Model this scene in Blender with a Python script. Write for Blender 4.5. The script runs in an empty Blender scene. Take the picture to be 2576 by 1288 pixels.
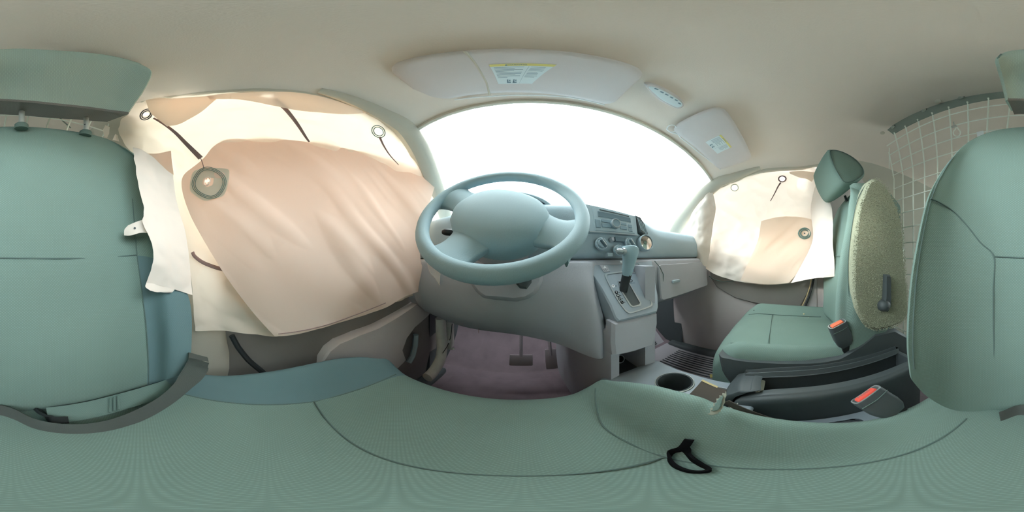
import bpy, bmesh, math, random
from mathutils import Vector, Matrix, noise
random.seed(7)
D2R = math.pi / 180
sc = bpy.context.scene
COL = sc.collection
V = Vector

# ------------------------------------------------------------------ camera, world, sun, exposure
LIFT = 1.25                    # everything is modelled with the camera at the origin, then lifted onto the ground
YAW = 4.0                      # the van's forward axis (+Y) lies 4 degrees right of the picture's centre
cd = bpy.data.cameras.new('camera'); cam = bpy.data.objects.new('camera', cd); COL.objects.link(cam)
cd.type = 'PANO'; cd.panorama_type = 'EQUIRECTANGULAR'
cd.clip_start = 0.01; cd.clip_end = 500
cam.location = (0, 0, LIFT); cam.rotation_euler = (90 * D2R, 0, YAW * D2R)
sc.camera = cam
sc.view_settings.view_transform = 'Standard'; sc.view_settings.look = 'None'
sc.view_settings.gamma = 1.0; sc.view_settings.exposure = 0.25
sc.view_settings.use_curve_mapping = False
w = bpy.data.worlds.new('sky'); sc.world = w; w.use_nodes = True
bg = w.node_tree.nodes['Background']
bg.inputs[0].default_value = (0.93, 0.985, 1.0, 1); bg.inputs[1].default_value = 8.0
sl = bpy.data.lights.new('sun', 'SUN'); sl.energy = 1.6; sl.angle = 6 * D2R; sl.color = (1.0, 0.95, 0.85)
sun = bpy.data.objects.new('sun', sl); COL.objects.link(sun)
sun.rotation_euler = V((-0.62, 0.60, 0.34)).to_track_quat('Z', 'Y').to_euler()
sc.cycles.max_bounces = 10; sc.cycles.diffuse_bounces = 6; sc.cycles.transparent_max_bounces = 12
sc.cycles.sample_clamp_indirect = 8.0
sc.cycles.use_denoising = True

# ------------------------------------------------------------------ rays of the picture and curve helpers
def dr(x, y):
    a = ((x - 1288) / 2576 * 360 - YAW) * D2R; e = (644 - y) / 1288 * math.pi
    return V((math.sin(a) * math.cos(e), math.cos(a) * math.cos(e), math.sin(e)))
def PX(x, y, X): d = dr(x, y); return d * (X / d.x)
def PY(x, y, Y): d = dr(x, y); return d * (Y / d.y)
def PZ(x, y, Z): d = dr(x, y); return d * (Z / d.z)
def PR(x, y, R): return dr(x, y) * R
def PP(x, y, o, n): d = dr(x, y); return d * (o.dot(n) / d.dot(n))
def PS(x, y, k, s=.115):                      # leaning seat back: y = -k - s z
    d = dr(x, y); return d * (-k / (d.y + s * d.z))

def cr(p, n):
    m = len(p) - 1; out = []
    for i in range(n):
        t = m * i / (n - 1); k = min(int(t), m - 1); f = t - k
        p1, p2 = p[k], p[k + 1]
        p0 = p[k - 1] if k > 0 else p1 * 2 - p2
        p3 = p[k + 2] if k + 2 <= m else p2 * 2 - p1
        out.append(0.5 * ((2 * p1) + (p2 - p0) * f + (2 * p0 - 5 * p1 + 4 * p2 - p3) * f * f + (3 * p1 - p0 - 3 * p2 + p3) * f ** 3))
    return out
def crc(p, n):                                # closed
    q = [p[-1]] + list(p) + [p[0], p[1]]; m = len(p); out = []
    for i in range(n):
        t = m * i / n; k = int(t); f = t - k
        p0, p1, p2, p3 = q[k], q[k + 1], q[k + 2], q[k + 3] if k + 3 < len(q) else q[3]
        out.append(0.5 * ((2 * p1) + (p2 - p0) * f + (2 * p0 - 5 * p1 + 4 * p2 - p3) * f * f + (3 * p1 - p0 - 3 * p2 + p3) * f ** 3))
    return out
def loft(rows, nu, nv):
    R = [cr([V(p) for p in r], nu) for r in rows]
    cols = [cr([r[i] for r in R], nv) for i in range(nu)]
    return [[cols[i][j] for i in range(nu)] for j in range(nv)]

ORG = {}
class MB:
    def __init__(s): s.v = []; s.f = []; s.uv = []
    def add(s, v, f, uv=None):
        b = len(s.v); s.v += [V(p) for p in v]; s.f += [tuple(i + b for i in q) for q in f]
        s.uv += list(uv) if uv else [(p[0] + p[1] * .7, p[2] + p[1] * .7) for p in v]
        return s
    def build(s, name, mat, parent=None, smooth=True, angle=40, label=None, sub=0):
        me = bpy.data.meshes.new(name)
        if parent is not None: o0 = ORG[parent]
        else:
            xs = [p.x for p in s.v]; ys = [p.y for p in s.v]; zs = [p.z for p in s.v]
            o0 = V(((min(xs) + max(xs)) / 2, (min(ys) + max(ys)) / 2, min(zs)))
        me.from_pydata([tuple(p - o0) for p in s.v], [], s.f)
        ul = me.uv_layers.new(name='uv')
        for lp in me.loops: ul.data[lp.index].uv = s.uv[lp.vertex_index]
        bm = bmesh.new(); bm.from_mesh(me); bmesh.ops.recalc_face_normals(bm, faces=bm.faces) ; bm.to_mesh(me); bm.free()
        if smooth:
            for p in me.polygons: p.use_smooth = True
            try: me.set_sharp_from_angle(angle=angle * D2R)
            except Exception: pass
        ob = bpy.data.objects.new(name, me); COL.objects.link(ob)
        me.materials.append(mat)
        if parent is not None: ob.parent = parent
        else: ob.location = o0
        ORG[ob] = o0
        if sub:
            m = ob.modifiers.new('smooth', 'SUBSURF'); m.levels = sub; m.render_levels = sub
        if label: ob['label'] = label
        return ob
    def grid(s, g, back=None, close_u=False, hole=None):
        nv, nu = len(g), len(g[0]); v = [p for r in g for p in r]
        us = [0.0]
        mid = g[nv // 2]
        for i in range(1, nu): us.append(us[-1] + (mid[i] - mid[i - 1]).length)
        vs = [0.0]
        for j in range(1, nv): vs.append(vs[-1] + (g[j][nu // 2] - g[j - 1][nu // 2]).length)
        uv = [(us[i], vs[j]) for j in range(nv) for i in range(nu)]
        f = []
        for j in range(nv - 1):
            for i in range(nu if close_u else nu - 1):
                q = (j * nu + i, j * nu + (i + 1) % nu, (j + 1) * nu + (i + 1) % nu, (j + 1) * nu + i)
                if hole:
                    c = (v[q[0]] + v[q[2]]) / 2
                    if hole(c): continue
                f.append(q)
        s.add(v, f, uv); return s
    def shell(s, g, depth, r=.0, hole=None):
        """front grid, rounded rim of radius r, sides going back by the vector depth, and a back face"""
        depth = V(depth); b0 = len(s.v); s.grid(g, hole=hole)
        nv, nu = len(g), len(g[0])
        ring = [(0, i) for i in range(nu)] + [(j, nu - 1) for j in range(1, nv)] + [(nv - 1, i) for i in range(nu - 2, -1, -1)] + [(j, 0) for j in range(nv - 2, 0, -1)]
        c = sum((g[j][i] for j, i in ring), V()) / len(ring); dn = depth.normalized()
        idx = [b0 + j * nu + i for j, i in ring]; P = [g[j][i] for j, i in ring]
        outd = []
        n = len(P)
        for k in range(n):
            t = (P[(k + 1) % n] - P[k - 1]); o = t.cross(dn)
            if o.length < 1e-9: o = P[k] - c
            o.normalize()
            if o.dot(P[k] - c) < 0: o = -o
            outd.append(o)
        L = depth.length; prev = idx; layers = []
        if r > 0: layers += [(.35 * r, .25 * r), (.5 * r, .8 * r), (.5 * r, max(L - r, r))]
        layers += [(0, L)]
        for a, d in layers:
            b = len(s.v)
            s.add([P[k] + outd[k] * a + dn * d for k in range(n)], [], [(s.uv[idx[k]][0] , s.uv[idx[k]][1] - d) for k in range(n)])
            cur = list(range(b, b + n))
            for k in range(n):
                s.f.append((prev[k], prev[(k + 1) % n], cur[(k + 1) % n], cur[k]))
            prev = cur
        # back grid
        b = len(s.v); s.add([p + dn * L for row in g for p in row], [], [s.uv[b0 + i] for i in range(nu * nv)])
        for j in range(nv - 1):
            for i in range(nu - 1):
                q = (j * nu + i, j * nu + i + 1, (j + 1) * nu + i + 1, (j + 1) * nu + i)
                if hole and hole((g[j][i] + g[j + 1][i + 1]) / 2): continue
                s.f.append(tuple(b + x for x in q))
        return s
    def tube(s, pts, r, n=8, cap=True, flat=1.0, up=None):
        pts = [V(p) for p in pts]; m = len(pts)
        rr = r if isinstance(r, (list, tuple)) else [r] * m
        T = [(pts[min(i + 1, m - 1)] - pts[max(i - 1, 0)]).normalized() for i in range(m)]
        nrm = V(up) if up else (V((0, 0, 1)) if abs(T[0].z) < .9 else V((1, 0, 0)))
        v = []; uv = []; d = 0
        for i in range(m):
            nrm = (nrm - T[i] * nrm.dot(T[i])).normalized(); bi = T[i].cross(nrm)
            if i: d += (pts[i] - pts[i - 1]).length
            for k in range(n):
                a = 2 * math.pi * k / n
                v.append(pts[i] + nrm * math.cos(a) * rr[i] * flat + bi * math.sin(a) * rr[i]); uv.append((a * rr[i], d))
        f = [(i * n + k, i * n + (k + 1) % n, (i + 1) * n + (k + 1) % n, (i + 1) * n + k) for i in range(m - 1) for k in range(n)]
        if cap: f += [tuple(range(n - 1, -1, -1)), tuple((m - 1) * n + k for k in range(n))]
        return s.add(v, f, uv)
    def ring(s, pts, r, n=6):                 # closed tube
        pts = [V(p) for p in pts]; m = len(pts); v = []
        c = sum(pts, V()) / m
        for i in range(m):
            t = (pts[(i + 1) % m] - pts[i - 1]).normalized(); o = (pts[i] - c); o = (o - t * o.dot(t)).normalized(); b = t.cross(o)
            for k in range(n):
                a = 2 * math.pi * k / n; v.append(pts[i] + o * math.cos(a) * r + b * math.sin(a) * r)
        return s.add(v, [(i * n + k, i * n + (k + 1) % n, ((i + 1) % m) * n + (k + 1) % n, ((i + 1) % m) * n + k) for i in range(m) for k in range(n)])
    def ribbon(s, pts, side, width, th=.0014):
        """flat strap: centre line, side vectors (one or per point)"""
        m = len(pts); pts = [V(p) for p in pts]
        S = side if isinstance(side, list) else [V(side)] * m
        v = []; uv = []; d = 0
        for i in range(m):
            t = (pts[min(i + 1, m - 1)] - pts[max(i - 1, 0)]).normalized(); sd = V(S[i]); sd = (sd - t * sd.dot(t)).normalized(); nn = t.cross(sd)
            if i: d += (pts[i] - pts[i - 1]).length
            w = width / 2
            for a, b in ((-1, -1), (-.96, 1), (.96, 1), (1, -1)):
                v.append(pts[i] + sd * a * w + nn * b * th / 2); uv.append((a * w + (b * .002), d))
        f = [(i * 4 + k, i * 4 + (k + 1) % 4, (i + 1) * 4 + (k + 1) % 4, (i + 1) * 4 + k) for i in range(m - 1) for k in range(4)]
        f += [(3, 2, 1, 0), tuple((m - 1) * 4 + k for k in range(4))]
        return s.add(v, f, uv)
    def lathe(s, prof, o, n, seg=24, cap=True):
        """prof: (radius, height along n)"""
        o = V(o); n = V(n).normalized(); u = n.orthogonal().normalized(); b = n.cross(u); v = []
        for r, h in prof:
            for k in range(seg):
                a = 2 * math.pi * k / seg; v.append(o + n * h + (u * math.cos(a) + b * math.sin(a)) * r)
        f = [(i * seg + k, i * seg + (k + 1) % seg, (i + 1) * seg + (k + 1) % seg, (i + 1) * seg + k) for i in range(len(prof) - 1) for k in range(seg)]
        if cap: f += [tuple(range(seg - 1, -1, -1)), tuple((len(prof) - 1) * seg + k for k in range(seg))]
        return s.add(v, f)
    def prism(s, fr, out, c0, c1, ch=0.0):
        """outline in a frame's (a,b), from height c0 to c1, chamfer ch at the top"""
        n = len(out); ca = sum(p[0] for p in out) / n; cb = sum(p[1] for p in out) / n
        rings = [(0, c0), (0, c1 - ch if c1 > c0 else c1 + ch)]
        if ch: rings.append((ch, c1))
        v = []
        for ins, c in rings:
            for a, b in out:
                L = math.hypot(a - ca, b - cb) or 1; k = 1 - ins / L
                v.append(fr.p(ca + (a - ca) * k, cb + (b - cb) * k, c))
        f = [(i * n + k, i * n + (k + 1) % n, (i + 1) * n + (k + 1) % n, (i + 1) * n + k) for i in range(len(rings) - 1) for k in range(n)]
        f += [tuple(range(n - 1, -1, -1)), tuple((len(rings) - 1) * n + k for k in range(n))]
        return s.add(v, f)
    def frame(s, fr, outer, inner, c0, c1):
        n = len(outer); v = [fr.p(a, b, c) for o, c in ((outer, c0), (outer, c1), (inner, c1), (inner, c0)) for a, b in o]
        f = [(i * n + k, i * n + (k + 1) % n, ((i + 1) % 4) * n + (k + 1) % n, ((i + 1) % 4) * n + k) for i in range(4) for k in range(n)]
        return s.add(v, f)
    def box(s, c, sz, rot=(0, 0, 0), bev=.003, seg=2):
        bm = bmesh.new(); bmesh.ops.create_cube(bm, size=1)
        for q in bm.verts: q.co = V((q.co.x * sz[0], q.co.y * sz[1], q.co.z * sz[2]))
        if bev: bmesh.ops.bevel(bm, geom=bm.edges[:], offset=bev, segments=seg, affect='EDGES', profile=.6)
        from mathutils import Euler
        M = Matrix.Translation(V(c)) @ (rot.to_4x4() if isinstance(rot, Matrix) else Euler([a * D2R for a in rot]).to_matrix().to_4x4())
        bm.verts.index_update()
        s.add([M @ q.co for q in bm.verts], [tuple(q.index for q in fa.verts) for fa in bm.faces]); bm.free(); return s

class Fr:
    def __init__(s, o, u, v):
        s.o = V(o); s.u = V(u).normalized(); v = V(v); s.v = (v - s.u * v.dot(s.u)).normalized(); s.n = s.u.cross(s.v)
        s.m = Matrix((s.u, s.v, s.n)).transposed()
    def p(s, a, b, c=0): return s.o + s.u * a + s.v * b + s.n * c
    def px(s, x, y):
        q = PP(x, y, s.o, s.n) - s.o; return (q.dot(s.u), q.dot(s.v))
    def P(s, x, y, c=0): a, b = s.px(x, y); return s.p(a, b, c)
def rrect(a0, b0, a1, b1, r, n=4):
    o = []
    for cx, cy, t in ((a1 - r, b1 - r, 0), (a0 + r, b1 - r, 90), (a0 + r, b0 + r, 180), (a1 - r, b0 + r, 270)):
        for k in range(n + 1):
            a = (t + 90 * k / n) * D2R; o.append((cx + r * math.cos(a), cy + r * math.sin(a)))
    return o
def circ(a, b, r, n=20): return [(a + r * math.cos(2 * math.pi * k / n), b + r * math.sin(2 * math.pi * k / n)) for k in range(n)]

# ------------------------------------------------------------------ materials
def lin(c): return tuple(((x / 255) / 12.92 if x / 255 <= .04045 else ((x / 255 + .055) / 1.055) ** 2.4) for x in c) + (1,)
def mat(name, c, rough=.6, grain=0, gscale=400, var=.06, vscale=8, metal=0, spec=.35, trans=0, emit=0, weave=0, wscale=280, wdark=.8, ctrans=None):
    m = bpy.data.materials.new(name); m.use_nodes = True; nt = m.node_tree; N = nt.nodes; L = nt.links
    b = N['Principled BSDF']; b.inputs['Roughness'].default_value = rough; b.inputs['Metallic'].default_value = metal
    b.inputs['Specular IOR Level'].default_value = spec
    tc = N.new('ShaderNodeTexCoord'); col = lin(c)
    nz = N.new('ShaderNodeTexNoise'); nz.inputs['Scale'].default_value = vscale; nz.inputs['Detail'].default_value = 4
    L.new(tc.outputs['Object'], nz.inputs['Vector'])
    mx = N.new('ShaderNodeMix'); mx.data_type = 'RGBA'
    mx.inputs[6].default_value = tuple(min(1, q * (1 - var)) for q in col[:3]) + (1,); mx.inputs[7].default_value = tuple(min(1, q * (1 + var)) for q in col[:3]) + (1,)
    L.new(nz.outputs['Fac'], mx.inputs[0]); out = mx.outputs[2]; h = None
    if weave:                                     # small diamond knit of the seat cloth, laid out in metres on the cloth
        mp = N.new('ShaderNodeMapping'); mp.inputs['Rotation'].default_value = (0, 0, 45 * D2R)
        L.new(tc.outputs['UV'], mp.inputs['Vector']); hs = []
        for ax in ('X', 'Y'):
            wv = N.new('ShaderNodeTexWave'); wv.wave_type = 'BANDS'; wv.bands_direction = ax; wv.inputs['Scale'].default_value = wscale / 6.283; wv.inputs['Distortion'].default_value = .3
            L.new(mp.outputs[0], wv.inputs['Vector']); hs.append(wv.outputs['Fac'])
        ml = N.new('ShaderNodeMath'); ml.operation = 'MULTIPLY'; L.new(hs[0], ml.inputs[0]); L.new(hs[1], ml.inputs[1]); h = ml.outputs[0]
        m2 = N.new('ShaderNodeMix'); m2.data_type = 'RGBA'; m2.blend_type = 'MULTIPLY'; m2.inputs[0].default_value = 1
        rp = N.new('ShaderNodeMapRange'); rp.inputs[3].default_value = wdark; rp.inputs[4].default_value = 1.08; L.new(h, rp.inputs[0])
        L.new(out, m2.inputs[6]); L.new(rp.outputs[0], m2.inputs[7]); out = m2.outputs[2]
    elif grain:
        n2 = N.new('ShaderNodeTexNoise'); n2.inputs['Scale'].default_value = gscale; n2.inputs['Detail'].default_value = 3
        L.new(tc.outputs['Object'], n2.inputs['Vector']); h = n2.outputs['Fac']
    if h is not None:
        bp = N.new('ShaderNodeBump'); bp.inputs['Strength'].default_value = weave or grain; bp.inputs['Distance'].default_value = .001
        L.new(h, bp.inputs['Height']); L.new(bp.outputs[0], b.inputs['Normal'])
    L.new(out, b.inputs['Base Color'])
    if trans:                                     # thin cloth: part of the light comes through
        tr = N.new('ShaderNodeBsdfTranslucent'); tr.inputs[0].default_value = lin(ctrans or c)
        ms = N.new('ShaderNodeMixShader'); ms.inputs[0].default_value = trans
        L.new(b.outputs[0], ms.inputs[1]); L.new(tr.outputs[0], ms.inputs[2]); L.new(ms.outputs[0], N['Material Output'].inputs[0])
    return m
M = {}
M['cloth'] = mat('seat_cloth', (129, 153, 145), .95, weave=.3, wscale=560, spec=.1, wdark=.84)
M['cloth_plain'] = mat('seat_cloth_plain', (138, 164, 160), .9, weave=.2, wscale=800, spec=.1, wdark=.9)
M['cloth_side'] = mat('seat_side_cloth', (114, 136, 130), .9, weave=.25, wscale=800, spec=.1, wdark=.88)
M['carpet'] = mat('carpet_side', (164, 168, 146), 1, grain=.9, gscale=420, var=.28, vscale=300, spec=.05)
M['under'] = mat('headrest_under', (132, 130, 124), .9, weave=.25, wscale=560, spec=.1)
M['bolster'] = mat('bolster_cloth', (106, 132, 136), .85, weave=.2, wscale=900, spec=.15, wdark=.92)
M['cloth_head_lit'] = mat('headrest_cloth_lit', (178, 196, 184), .95, weave=.3, wscale=560, spec=.1, wdark=.78)  # same cloth as the seat, painted lighter for light bounced up to the headrest
M['seam'] = mat('seam_thread', (98, 118, 114), .95)
M['liner'] = mat('headliner', (226, 215, 204), 1, grain=.35, gscale=500, var=.05, vscale=3, spec=.05)
M['liner2'] = mat('pillar_trim', (196, 190, 176), .85, grain=.3, gscale=300, spec=.15)
M['visor'] = mat('visor_vinyl', (204, 198, 196), .8, grain=.25, gscale=600, spec=.15)
M['bag'] = mat('airbag_cloth', (244, 232, 218), .95, trans=.17, var=.03, spec=.05, ctrans=(255, 236, 214))
M['bag_in'] = mat('airbag_cloth_peach', (242, 222, 208), .95, trans=.2, var=.03, spec=.05, ctrans=(255, 216, 192))
M['bag_w'] = mat('airbag_cloth_white', (248, 238, 228), .95, trans=.14, var=.02, spec=.05, ctrans=(255, 236, 220))
M['bag_fold'] = mat('airbag_cloth_fold', (250, 232, 216), .95, trans=.3, var=.03, spec=.05, ctrans=(255, 230, 206))
M['patch'] = mat('airbag_vent_patch', (226, 222, 206), .95, trans=.25, spec=.05)
M['stitch'] = mat('green_stitching', (112, 136, 128), .95)
M['tether'] = mat('airbag_seam_tape', (150, 126, 122), .95, spec=.05)
M['dash'] = mat('dash_plastic_hazed', (160, 178, 186), .6, grain=.25, gscale=350, spec=.35)  # veiling haze of the windscreen flare mixed into this colour, paler than the plastic
M['dash2'] = mat('dash_lower_plastic_hazed', (170, 172, 178), .65, grain=.3, gscale=350, spec=.35)  # lower plastic paled too, the haze over it put into the colour
M['dark'] = mat('dark_plastic', (76, 84, 86), .5, grain=.2, gscale=400, spec=.4)
M['black'] = mat('black_plastic', (38, 42, 44), .45, spec=.45)
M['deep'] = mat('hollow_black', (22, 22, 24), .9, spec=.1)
M['wheel'] = mat('wheel_leather_hazed', (148, 174, 182), .62, grain=.25, gscale=500, spec=.3)  # blackish leather painted pale teal to carry the glare haze before the windscreen
M['bezel'] = mat('shift_bezel', (146, 158, 166), .45, spec=.5)
M['silver'] = mat('silver_trim', (176, 184, 186), .35, metal=.6)
M['satin'] = mat('satin_post', (214, 218, 214), .4, metal=.25)
M['radio'] = mat('radio_keys_hazed', (124, 146, 156), .5)  # dark keys painted pale, windscreen glare included in the colour
M['radio_dk'] = mat('radio_display_hazed', (98, 118, 128), .4)  # black display lifted by the same painted glare
M['pedal'] = mat('pedal_rubber', (165, 156, 162), .8)
M['chrome'] = mat('chrome', (225, 228, 228), .12, metal=1)
M['zinc'] = mat('zinc_bolt', (200, 205, 200), .3, metal=.9)
M['wire'] = mat('mesh_wire', (232, 236, 226), .5, metal=.1)
M['plate'] = mat('partition_plate', (128, 138, 130), .6, spec=.3)
M['webbing'] = mat('belt_webbing', (104, 110, 106), .8, weave=.5, wscale=1200, spec=.15, wdark=.7)
M['red'] = mat('red_button', (240, 92, 78), .4, spec=.4)
M['orange'] = mat('orange_button', (236, 118, 84), .4, spec=.4)
M['white'] = mat('white_print', (225, 228, 228), .6)
M['label'] = mat('visor_label', (208, 220, 222), .6)
M['yellow'] = mat('label_yellow', (214, 204, 128), .6)
M['ink'] = mat('label_ink', (118, 140, 152), .7)
M['floor'] = mat('floor_rubber', (126, 114, 120), .9, grain=.4, gscale=200, var=.25, vscale=14, spec=.2)
M['mat'] = mat('rubber_mat', (168, 168, 174), .7, grain=.2, gscale=300, spec=.25)
M['door'] = mat('door_panel', (200, 194, 192), .65, grain=.3, gscale=300, spec=.3)  # door plastic lightened, washed-out flare haze painted into the base colour
M['door_dark'] = mat('door_insert_hazed', (138, 134, 130), .7, grain=.3, gscale=300, spec=.25)  # dark insert with a veil of flare haze lifted into its colour
M['steel'] = mat('bare_steel', (222, 222, 216), .6, metal=.0, var=.18, vscale=40)
M['cargo'] = mat('cargo_paint', (188, 186, 174), .8, spec=.15)
M['boot'] = mat('leather_boot', (58, 66, 70), .45, grain=.3, gscale=150, spec=.5)
M['ground'] = mat('ground_concrete', (200, 198, 192), .95, grain=.3, gscale=20)
M['mirror'] = mat('convex_mirror', (200, 196, 190), .06, metal=1)
M['crumb'] = mat('crumb', (214, 196, 150), .9)
M['leaf'] = mat('grey_tab', (150, 154, 140), .7, var=.2, vscale=60)
M['tab'] = mat('dark_tab', (92, 84, 78), .8)
def glass(name):
    m = bpy.data.materials.new(name); m.use_nodes = True; nt = m.node_tree; N = nt.nodes; L = nt.links
    for n in list(N):
        if n.type == 'BSDF_PRINCIPLED': N.remove(n)
    t = N.new('ShaderNodeBsdfTransparent'); t.inputs[0].default_value = (.92, .97, .97, 1)
    g = N.new('ShaderNodeBsdfGlossy'); g.inputs['Roughness'].default_value = .02
    fr = N.new('ShaderNodeFresnel'); fr.inputs[0].default_value = 1.3
    x = N.new('ShaderNodeMixShader'); L.new(fr.outputs[0], x.inputs[0]); L.new(t.outputs[0], x.inputs[1]); L.new(g.outputs[0], x.inputs[2])
    L.new(x.outputs[0], N['Material Output'].inputs[0]); return m
M['glass'] = glass('window_glass')

def tag(o, label, cat, group=None, kind=None):
    o['label'] = label; o['category'] = cat
    if group: o['group'] = group
    if kind: o['kind'] = kind
    return o
def thing(name, label, cat, loc, group=None):
    o = bpy.data.objects.new(name, None); COL.objects.link(o); o.location = V(loc); o.empty_display_size = .05; ORG[o] = V(loc)
    return tag(o, label, cat, group)
def struct(o, label, cat): return tag(o, label, cat, kind='structure')
def text(body, size, fr, a, b, mt, parent, c=.0006, rot=0, align='CENTER', name='lettering', ex=.0002):
    cu = bpy.data.curves.new(name, 'FONT'); cu.body = body; cu.size = size; cu.extrude = ex; cu.align_x = align; cu.align_y = 'CENTER'
    t_ = bpy.data.objects.new(name, cu); COL.objects.link(t_); bpy.context.view_layer.update()
    me = bpy.data.meshes.new_from_object(t_.evaluated_get(bpy.context.evaluated_depsgraph_get())); me.name = name
    bpy.data.objects.remove(t_); bpy.data.curves.remove(cu)
    o = bpy.data.objects.new(name, me); COL.objects.link(o); me.materials.clear(); me.materials.append(mt)
    R = fr.m.to_4x4() @ Matrix.Rotation(rot, 4, 'Z')
    o.parent = parent; o.matrix_local = Matrix.Translation(fr.p(a, b, c) - ORG[parent]) @ R; ORG[o] = fr.p(a, b, c)
    return o
def nz(p, s): return noise.noise(p * s)
def streaks(g, amp, axis):
    """taut cloth: long soft pulls running forward and down"""
    ax = V(axis)
    for r in g:
        for i, p in enumerate(r):
            a, b = (p.y - p.z) * .7, (p.y + p.z) * .7
            h = noise.noise(V((a * 2.2, b * 9, 3.7))) * .7 + max(0, noise.noise(V((a * 5, b * 22, 9.1)))) * .5 + noise.noise(V((p.y * 3, p.z * 3, 1))) * .8
            r[i] = p + ax * h * amp
    return g
def ruffle(g, amp, sc_, axis, fold=None):
    """cloth: creases and puckers pushed along axis"""
    ax = V(axis)
    for r in g:
        for i, p in enumerate(r):
            q = V((p.x, p.y * 1.0, p.z))
            a = nz(q, sc_) * .55 + abs(nz(q + V((3.1, 0, 1)), sc_ * 1.9)) * .6 + nz(V((q.x, q.y + q.z * .8, q.z - q.y * .5)), sc_ * 3.2) * .22
            r[i] = p + ax * a * amp
    return g
#==BODY==
# ------------------------------------------------------------------ the van's shell
XC = .267                                         # the van's centre line
def interp(t, x):
    for (a, p), (b, q) in zip(t, t[1:]):
        if a <= x <= b: return p + (q - p) * (x - a) / (b - a)
    return t[0][1] if x < t[0][0] else t[-1][1]
ZR = [(-2.4, .60), (-.8, .62), (-.45, .625), (-.31, .60), (-.18, .53), (-.09, .506), (0, .50), (.067, .498), (.187, .457), (.31, .415), (.36, .395)]
ZC = [(-2.4, .70), (-.8, .705), (-.45, .695), (-.3, .672), (-.15, .645), (0, .615), (.15, .582), (.25, .553), (.36, .512)]
g = MB().add([V((-30, -30, -1.25)), V((30, -30, -1.25)), V((30, 30, -1.25)), V((-30, 30, -1.25))], [(0, 1, 2, 3)]).build('ground', M['ground'])
struct(g, 'pale sunlit ground outside around the van', 'ground')

ys = [-2.4, -1.7, -1.1, -.75, -.55, -.42, -.34, -.26, -.18, -.1, -.02, .06, .13, .2, .26, .31, .345]
us = [-1, -.985, -.96, -.92, -.86, -.78, -.66, -.5, -.3, -.1, .1, .3, .5, .66, .78, .86, .92, .96, .985, 1]
def roof_pt(u, y):
    zr, zc = interp(ZR, y), interp(ZC, y)
    return V((XC + u * .577, y + .012 * (1 - u * u) * (1 if y > .3 else 0), zr + (zc - zr) * max(0, 1 - abs(u) ** 2.6) ** .6))
rg = [[roof_pt(u, y) for u in us] for y in ys]
ceil_ = MB().shell(rg, (0, 0, .03)).build('ceiling', M['liner']); struct(ceil_, 'pale grey felt headliner curving over the whole cabin', 'ceiling')
header = MB().tube([roof_pt(u, .347) + V((0, .004, -.004)) for u in us[1:-1]], .008).build('windscreen_header_trim', M['liner2'], ceil_)

# windscreen: from the header to the cowl
wt = [roof_pt(u, .345) + V((0, .01, -.004)) for u in (-.93, -.6, -.3, 0, .3, .6, .93)]
wb = [V((XC + u * .60, .70 + .16 * (1 - u * u), .125 + .01 * (1 - u * u))) for u in (-1, -.62, -.3, 0, .3, .62, 1)]
wm = [(a + b) / 2 + V((0, .03, .03)) for a, b in zip(wt, wb)]
wgl = MB().grid(loft([wt, wm, wb], 25, 13)).build('window_1', M['glass']); struct(wgl, 'wide raked windscreen filled with glaring white daylight', 'windscreen')
# side panes
for nm, s, lab in (('window_2', -1, "driver's door window pane behind the large peach airbag"), ('window_3', 1, "passenger's door window pane behind the white airbag")):
    def X_(z): return XC + s * (.60 + (.49 - z) * .27)
    gl = [[V((X_(z), y, z)) for y in (-.36 if s < 0 else -.24, 0, .2, .33 + (.42 - z) * .75)] for z in (.06, .2, .35, .42)] + [[V((X_(.49), y, .49)) for y in (-.36 if s < 0 else -.24, 0, .1, .25)]]
    o = MB().grid(gl).build(nm, M['glass']); struct(o, lab, 'window')
# windscreen pillars
for nm, s, lab in (('trim_1', -1, 'dark windscreen pillar beside the driver airbag'), ('trim_2', 1, 'dark windscreen pillar beside the passenger airbag')):
    c = [V((XC + s * .566, .10, .505)), V((XC + s * .560, .25, .452)), V((XC + s * .562, .345, .43)), V((XC + s * .585, .50, .305)), V((XC + s * .605, .62, .205)), V((XC + s * .63, .74, .09))]
    o = MB().tube(cr(c, 16), [.010 + .02 * min(1, i / 6) + .006 * i / 15 for i in range(16)], 12, flat=1.4).build(nm, M['liner2']); struct(o, lab, 'pillar trim')
# side rails over the doors (rolled edge of the headliner)
for nm, s, lab in (('trim_3', -1, 'roof rail trim above the torn driver-side airbag'), ('trim_4', 1, 'roof rail trim above the white passenger airbag')):
    pts = [roof_pt(s * .995, y) + V((s * .012, 0, -.004)) for y in (-.30, -.2, -.1, 0, .1, .2, .3, .35)]
    o = MB().tube(cr(pts, 20), .014, 8).build(nm, M['liner2']); struct(o, lab, 'roof rail trim')
# centre pillars between door and load space
for nm, s, lab, y0 in (('trim_5', -1, "grey door-post trim beside the driver's seat", -.24), ('trim_6', 1, "grey door-post trim behind the passenger airbag", -.26)):
    rows = []
    for z, dx in ((-.72, .70), (-.45, .70), (-.2, .695), (0, .69), (.15, .67), (.3, .64), (.45, .605), (.6, .575), (.67, .55)):
        x = XC + s * dx
        if s < 0: y0 = interp([(-.25, -.15), (0, -.24), (.15, -.32), (.3, -.38)], z)
        lean = (.12 * max(0, z + .2)) * .4
        rows.append([V((x + s * .03, y0 + .07, z)), V((x, y0 + .05, z)), V((x - s * .015, y0 - .02, z)), V((x - s * .01, y0 - .12, z)), V((x + s * .01, y0 - .2, z)), V((x + s * .02, y0 - .32, z))])
    o = MB().shell(loft(rows, 14, 16), (s * .03, 0, 0)).build(nm, M['liner2'] if s < 0 else M['door']); struct(o, lab, 'pillar trim')
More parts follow.
